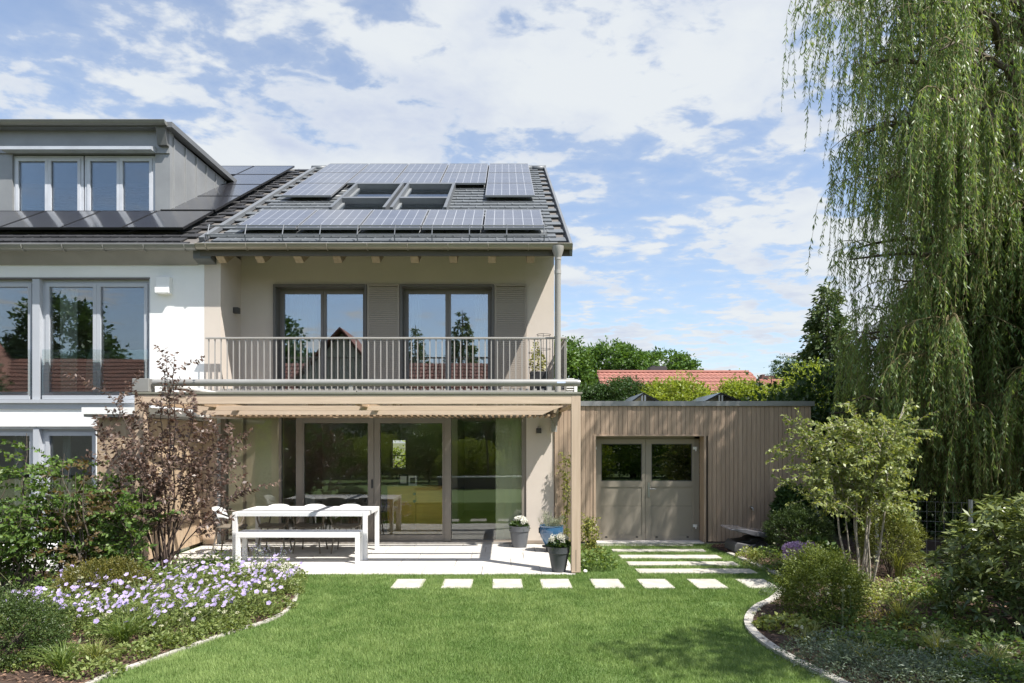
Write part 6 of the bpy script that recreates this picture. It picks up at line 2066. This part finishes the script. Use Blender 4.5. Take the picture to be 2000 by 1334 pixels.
cdat = [cranesbill_data(i + 20) for i in range(4)]
spots = [(75, 1215), (130, 1200), (190, 1185), (110, 1235), (170, 1228), (230, 1222), (245, 1195), (300, 1190), (290, 1222), (340, 1205), (390, 1180), (350, 1232), (405, 1212), (450, 1190), (440, 1160), (490, 1175), (500, 1145), (540, 1165), (545, 1142), (395, 1148), (325, 1165), (30, 1225), (255, 1245), (470, 1205), (160, 1165)]
clab = rank_labels(spots, 'lilac flowered cranesbill', (('row nearest the shrubs', 0, 1180), ('middle row', 1180, 1214), ('row nearest the edging', 1214, 2000)))
for i, (px, py) in enumerate(spots):
    x, y = G(px, py)
    o = thing('cranesbill_plant', clab[i], 'flowering plant', (x, y, 0), 'lilac cranesbill plants in the left bed')
    d = cdat[i % 4]
    for nm, me in (('foliage', d[0]), ('flowers', d[1]), ('stems', d[2])):
        c = link(bpy.data.objects.new(nm, me)); c.parent = o; c['kind'] = 'stuff'
    o.rotation_euler = (0, 0, RNG.uniform(-.6, .6))
    s = RNG.uniform(.85, 1.15)
    o.scale = (s, s, s * RNG.uniform(.85, 1.1))

# catmint haze at the terrace corner
for i, (px, py) in enumerate(((450, 1118), (500, 1115), (540, 1118), (400, 1112))):
    x, y = G(px, py)
    o = thing('catmint_plant', 'airy grey green catmint at the terrace, ' + ('second from the bench', 'third, before the bench middle', 'fourth, at the terrace corner', 'first, beside the purple shrub')[i], 'flowering plant', (x, y, 0), 'catmint plants at the terrace corner')
    n = 700
    b0 = RNG.integers(0, 40, n)
    ba = RNG.uniform(0, 6.283, 40); br = RNG.uniform(.05, .3, 40); bh = RNG.uniform(.2, .42, 40)
    t = RNG.random(n)
    P = np.column_stack([x + np.cos(ba[b0]) * br[b0] * t, y + np.sin(ba[b0]) * br[b0] * t, bh[b0] * t])
    V, F, T = leaf_arrays(P + RNG.normal(0, .008, P.shape), RNG.normal(0, 1, (n, 3)) + [0, 0, .5], .022, .008)
    npmesh('foliage', V, F, L_grey, T, o, kind='stuff')
    top = P[t > .72]
    V, F, T = leaf_arrays(top, RNG.normal(0, 1, top.shape), .014, .009)
    npmesh('flowers', V, F, leafmat('catmint_flower', (0.22, 0.20, 0.42), (0.40, 0.36, 0.60), .2), T, o, kind='stuff')

# long thin stalks crossing the left bed
o = thing('seed_grass', 'wispy grass with long thin bare stalks rising over the lilac flowers', 'ornamental grass', (*G(215, 1250), 0))
b = B()
for k2 in range(46):
    px, py = RNG.uniform(40, 420), RNG.uniform(1180, 1265)
    x, y = G(px, py)
    p = bez((x, y, 0), (RNG.normal(.25, .5), RNG.normal(0, .3), 1), RNG.uniform(.35, .72), 5, (RNG.normal(.3, .5), 0, -.2), .05)
    b.tube(p, [.0024, .0022, .002, .0018, .0015, .001], 3, False)
b.build('stalks', mat('pale_stalk', (0.22, 0.24, 0.10), .7), o, kind='stuff')


o = thing('seed_grass', 'wispy pale stalks leaning over the rounded evergreen in the right bed', 'ornamental grass', (*G(1660, 1225), 0))
b = B()
for k2 in range(40):
    px, py = RNG.uniform(1570, 1850), RNG.uniform(1150, 1270)
    x, y = G(px, py)
    p = bez((x, y, 0), (RNG.normal(-.2, .5), RNG.normal(0, .3), 1), RNG.uniform(.3, .62), 5, (RNG.normal(-.2, .5), 0, -.2), .05)
    b.tube(p, [.0022, .002, .0018, .0016, .0013, .001], 3, False)
b.build('stalks', MATS['pale_stalk'], o, kind='stuff')

# ------------------------------------------------------------------ purple shrub and green hedge plants on the left
def purple_shrub():
    bx, by = -4.55, 8.95
    o = thing('purple_leaved_shrub', 'tall airy shrub with dark purple brown leaves in front of the timber shed', 'shrub', (bx, by, 0))
    s = Shoots()
    tops = [(320, 720, 0), (300, 765, .1), (345, 700, -.05), (225, 770, -.1), (190, 840, .1), (260, 780, .2), (400, 800, -.15), (440, 830, .1), (470, 860, 0), (500, 950, -.1), (380, 850, .25), (290, 870, -.3), (230, 880, -.2), (420, 920, .2), (340, 930, -.25), (270, 950, .1)]
    for i, (px, py, dy) in enumerate(tops):
        a = Vector((bx + RNG.normal(0, .07), by + RNG.normal(0, .06), 0))
        e = Vector((PX(px, by), by + dy * 1.5, PZ(py, by)))
        mid = a.lerp(e, .5) + Vector((-(e.x - a.x) * .18, 0, (e.z) * .10)) + Vector(RNG.normal(0, .05, 3))
        pts = []
        for t in np.linspace(0, 1, 9):
            pts.append(a * (1 - t) ** 2 + mid * 2 * t * (1 - t) + e * t * t + Vector(RNG.normal(0, .012, 3)))
        s.shoot(pts, .013, .003, 6)
        s.leafy(pts, .035, .45, -.3)
        for k2 in range(16 if py > 740 else 6):
            p, d = along(pts, RNG.uniform(.38, .98))
            q_ = bez(p, d * .6 + Vector((RNG.normal(0, .7), RNG.normal(0, .6), RNG.uniform(-.2, .5))), RNG.uniform(.22, .6), 6, (0, 0, -.1), .09)
            s.shoot(q_, .004, .0014, 4)
            s.leafy(q_, .019, .15, -.35)
    for (px, py) in ((322, 700), (342, 706)):
        a = Vector((PX(330, by), by, PZ(800, by))); e = Vector((PX(px, by), by, PZ(py - 20, by)))
        q_ = [a.lerp(e, t) + Vector(RNG.normal(0, .012, 3)) for t in np.linspace(0, 1, 6)]
        s.shoot(q_, .005, .0015, 4); s.leafy(q_, .035, .3, -.2)
    s.wood.build('stems', M_stemred, o, smooth=True)
    V, F, T = s.arrays(.070, .034, .25)
    npmesh('foliage', V, F, leafmat('purple_leaf', (0.070, 0.044, 0.034), (0.215, 0.155, 0.122), .22, .4, .45, tcol=(1.5, .9, .7)), T, o, kind='stuff')
    print('purple', len(s.P))
purple_shrub()

L_horn = leafmat('hornbeam_leaf', (0.054, 0.114, 0.024), (0.174, 0.258, 0.066), .38)
L_hornbr = leafmat('hornbeam_bronze', (0.075, 0.060, 0.025), (0.17, 0.115, 0.05), .3)


def sapling(label, px, base_y, topy, w, by, m, nst=7, seed=0, tw=15):
    bx = PX(px, by)
    o = thing('hornbeam_shrub', label, 'shrub', (bx, by, 0), 'green hedge plants in front of the white house')
    s = Shoots()
    H = PZ(topy, by)
    for i in range(nst):
        a = Vector((bx + RNG.normal(0, .06), by + RNG.normal(0, .05), 0))
        hh = H * RNG.uniform(.6, 1.0) if i else H
        e = Vector((bx + RNG.uniform(-.5, .5) * w, by + RNG.uniform(-.35, .35) * w, hh))
        pts = [a.lerp(e, t) + Vector((math.sin(t * 3) * .05 * RNG.normal(), 0, 0)) + Vector(RNG.normal(0, .012, 3)) for t in np.linspace(0, 1, 8)]
        s.shoot(pts, .013, .003, 6)
        for k2 in range(tw):
            p, d = along(pts, RNG.uniform(.12, .98))
            aa = RNG.uniform(0, 6.283)
            q_ = bez(p, Vector((math.cos(aa), math.sin(aa) * .8, RNG.uniform(-.1, .5))), RNG.uniform(.18, .5), 5, (0, 0, -.15), .1)
            s.shoot(q_, .004, .0014, 4)
            s.leafy(q_, .017, .1, -.1)
    s.wood.build('stems', M_barkdk, o, smooth=True)
    V, F, T = s.arrays(.064, .042, .5)
    npmesh('foliage', V, F, m, T, o, kind='stuff')


sapling('green leafy hedge plant nearest the left picture edge', 20, 0, 905, 1.0, 8.3, L_horn, 8, tw=18)
sapling('green leafy hedge plant left of the white window post', 75, 0, 885, .7, 8.5, L_horn, 6)
sapling('green leafy hedge plant under the lower white window', 135, 0, 905, .8, 8.6, L_horn, 7)
sapling('green leafy hedge plant touching the left side of the purple shrub', 215, 0, 900, .85, 8.8, L_horn, 8, tw=18)
sapling('bronze tinged hedge plant between the green hedge plants', 175, 0, 905, .6, 8.4, L_hornbr, 4, tw=9)
sapling('green leafy hedge plant close behind the brownish low shrub', 250, 0, 960, .6, 8.55, L_horn, 5)
sapling('green leafy hedge plant beyond the left picture edge', -75, 0, 900, 1.0, 8.4, L_horn, 8)
sapling('second green leafy hedge plant beyond the left picture edge', -170, 0, 910, 1.0, 8.5, L_horn, 8)
sapling('tall loose shoot of green leaves before the lower left window', 38, 0, 845, .18, 8.4, L_horn, 1, tw=10)

# climbers at the post and the board wall
def climber(name, label, pxs, pys, Y, m, n, L, Wd, wid, cat='climbing plant'):
    o = thing(name, label, cat, (PX(pxs[0], Y), Y, 0))
    s = Shoots()
    for k2 in range(n):
        pts = [Vector((PX(px, Y) + RNG.normal(0, wid * .3), Y + RNG.normal(0, .03), max(0, PZ(py, Y)))) for px, py in zip(pxs, pys)]
        s.shoot(pts, .005, .002, 4)
        for k3 in range(34):
            p, d = along(pts, RNG.uniform(.02, .98))
            q_ = bez(p, (RNG.normal(0, 1), -abs(RNG.normal(0, .5)), RNG.normal(0, .6)), RNG.uniform(.04, wid), 4, (0, 0, -.3), .1)
            s.shoot(q_, .002, .001, 3); s.leafy(q_, .016, .1, -.3)
    s.wood.build('stems', M_stemgreen, o)
    V, F, T = s.arrays(L, Wd, .3)
    npmesh('foliage', V, F, m, T, o, kind='stuff')


L_vine = leafmat('vine_leaf', (0.149, 0.178, 0.034), (0.391, 0.380, 0.115), .35)
climber('climbing_vine', 'yellow green vine climbing the board wall behind the pergola post', (1108, 1106, 1110, 1102, 1106), (1062, 1010, 960, 920, 882), 11.85, L_vine, 4, .045, .03, .12)
climber('climbing_shrub', 'yellow green climbing shrub right of the pergola post', (1152, 1150, 1148, 1152), (1100, 1070, 1040, 1008), 10.6, L_vine, 6, .04, .026, .2, 'shrub')

tree('garden_tree', 'bright green bush behind the house, seen through the rear window', (-4.6, 27.5, 0), [((-4.6, 27.5, 1.5), (2.4, 1.0, 1.2)), ((-3.6, 27.3, .8), (1.6, .9, .8)), ((-5.6, 27.3, .8), (1.6, .9, .8))], L_yel, 120, 26, .2, .16, .1, .06, 'shrub')
# white stone by the post
o = thing('white_stone', 'small white stone on the grass beside the pergola post', 'stone', (*G(1143, 1118), 0))
V = []
bb = B().lathe([(.02, .0), (.03, .012), (.026, .03), (.008, .042)], (*G(1143, 1118), 0), 9, True, True)
bb.build('stone', M_white, o, smooth=True)

# ------------------------------------------------------------------ garden and houses behind the camera: they show in the panes
L_gar = L_mid
rh = thing('red_roof_house', 'red roofed house across the garden, mirrored in the balcony windows', 'house', (-8, -17, 0))
M_redtile2 = mat('old_red_tile', (0.20, 0.080, 0.056), .85, col2=(0.13, 0.056, 0.042), vscale=1.5)
B().prism([(-22, 0), (-13.6, 0), (-13.6, 3.6), (-17.6, 6.5), (-22, 3.6)], 'x', -44, 6.5).build('wall', mat('far_wall', (0.38, 0.36, 0.32), .9), rh)
rf = B().hexa([(-44.5, -13.1, 3.2), (7, -13.1, 3.2), (7, -17.6, 6.6), (-44.5, -17.6, 6.6), (-44.5, -13.1, 3.3), (7, -13.1, 3.3), (7, -17.6, 6.75), (-44.5, -17.6, 6.75)]).build('roof', M_redtile2, rh)
courses(rf, -44.5, 7, (-13.1, 3.3), (-17.6, 6.75), 14, M_redtile2, wobble=.04)
for gx in (-9.3, -31.0):
  B().prism([(gx - 2.4, 3.4), (gx + 2.4, 3.4), (gx + 2.4, 5.4), (gx, 8.0), (gx - 2.4, 5.4)], 'y', -17.6, -13.4).build('gable', MATS['far_wall'], rh)
  for sx in (-1, 1):
    vs = []
    for (t, h) in ((0, 8.15), (1, 5.0)):
        vs += [(gx + sx * 2.8 * t, -12.9, h), (gx + sx * 2.8 * t, -17.8, h)]
    vs2 = [(x, y, z + .14) for x, y, z in vs]
    B().hexa([vs[0], vs[2], vs[3], vs[1], vs2[0], vs2[2], vs2[3], vs2[1]]).build('gable_roof', M_redtile2, rh)
for i in range(7):
    x = -22 + i * 4.2
    f = B().box(x, x + 1.3, -13.6, -13.55, 1.0, 2.4).build('window', M_whitepl, rh)
    B().box(x + .08, x + 1.22, -13.55, -13.54, 1.08, 2.32).build('pane', mat('far_pane', (0.05, 0.06, 0.07), .1), f)
conifer('spruce_tree', 'dark spruce beyond the far red roof, mirrored in the right balcony window', (-3.2, -26, 0), 11.8, 2.8, L_con, 34, dens=20, L=.3, Wd=.1)
conifer('spruce_tree', 'second dark spruce beyond the far red roof, left of the first one', (-7.0, -28, 0), 11.0, 2.3, L_con, 30, dens=18, L=.3, Wd=.1)
tree('garden_tree', 'tall green tree beyond the left end of the far red roof', (-29, -21, 0), [((-29, -21, 8), (2.6, 2.4, 3.4)), ((-31.5, -21, 6.5), (2.2, 2, 2.2)), ((-26.8, -21, 6.5), (2, 2, 2))], L_dark, 420, 26, .35, .32, .2, .3)
tree('garden_tree', 'dark tree mirrored in the left window of the white house', (-29, -11, 0), [((-29, -11, 5.5), (2.4, 2, 3.0)), ((-31, -11, 4), (2, 2, 2.2)), ((-27.5, -11, 4.5), (1.6, 1.6, 2))], L_dark, 420, 26, .3, .3, .18, .25)
tree('garden_tree', 'broad green tree beyond the far red roof, mirrored in the white house windows', (-18, -24, 0), [((-18, -24, 8), (3.6, 3, 3.2)), ((-15.5, -24, 6.5), (2.4, 2, 2)), ((-21, -24, 6.5), (2.6, 2, 2.4))], L_dark, 420, 26, .35, .32, .2, .3)
for i, (x, h) in enumerate(((-8.2, 2.5), (-5.8, 2.2), (-3.4, 2.7), (-1.4, 1.9), (1.2, 2.3), (3.6, 2.6), (6.2, 2.8), (-11, 2.8))):
    tree('garden_shrub', 'garden shrub across the lawn mirrored in the glass, ' + ('second', 'third', 'fourth', 'fifth', 'sixth', 'seventh', 'eighth', 'first')[i] + ' in the row', (x, -4.5 - (i % 3) * .8, 0), [((x, -4.5 - (i % 3) * .8, h * .62), (1.2, .9, h * .4)), ((x - .6, -4.5 - (i % 3) * .8, h * .35), (.9, .8, h * .35)), ((x + .6, -4.6 - (i % 3) * .8, h * .38), (.9, .8, h * .36))], L_yel if i % 2 else L_horn, 240, 30, .15, .11, .065, .05, 'shrub', 'garden shrubs across the lawn')
tree('garden_tree', 'small round headed tree across the lawn, mirrored in the right terrace pane', (-.7, -3.2, 0), [((-.7, -3.2, 2.9), (1.3, 1.1, .7)), ((-1.2, -3.3, 2.6), (.8, .8, .5)), ((-.1, -3.2, 2.6), (.8, .8, .5))], L_mid, 170, 30, .14, .1, .06, .06)
for i, x in enumerate((-16, -11.5, -7, -2.5, 2, 6.5, 11)):
    tree('hedge_shrub', 'tall hedge shrub before the far red roofed house, ' + ORDS[i] + ' in the row', (x, -9.5, 0), [((x, -9.5, 1.6), (2.3, .9, 1.2)), ((x - 1, -9.5, .8), (1.6, .9, .9)), ((x + 1, -9.4, .8), (1.6, .9, .9))], L_dark, 200, 26, .25, .22, .13, .06, 'shrub', 'tall hedge shrubs before the far house')
o = thing('low_garden_wall', 'low white garden wall across the lawn, mirrored in the right terrace pane', 'wall', (0, -2.0, 0))
B().box(-2.6, 3.4, -2.2, -1.9, 0, .42).build('masonry', mat('garden_wall_grey', (0.12, 0.12, 0.115), .9), o)
B().box(-2.65, 3.45, -2.24, -1.86, .42, .47).build('coping', M_white, o)
tree('garden_tree', 'taller slender tree right of the viewpoint whose shade crosses the lawn corner', (6.9, 3.1, 0), [((5.4, 3.35, 6.2), (1.0, .6, .35)), ((6.3, 3.6, 6.3), (1.0, .7, .4)), ((6.9, 3.2, 6.6), (.8, .7, .6))], L_mid, 150, 26, .16, .12, .07, .1)
# big tree right of the camera: its shade falls on the lawn and the right bed
tree('garden_tree', 'leafy tree right of the viewpoint that shades the lawn and the right bed', (8.3, 3.2, 0), [((7.3, 3.6, 4.6), (1.7, 1.4, 1.0)), ((5.7, 3.9, 4.2), (1.2, .75, .5)), ((8.8, 4.4, 4.6), (1.5, 1.5, 1.2)), ((6.9, 4.9, 4.0), (1.2, .8, .6)), ((8.6, 2.8, 3.8), (1.4, 1.2, 1.0))], L_mid, 230, 26, .19, .12, .07, .13)
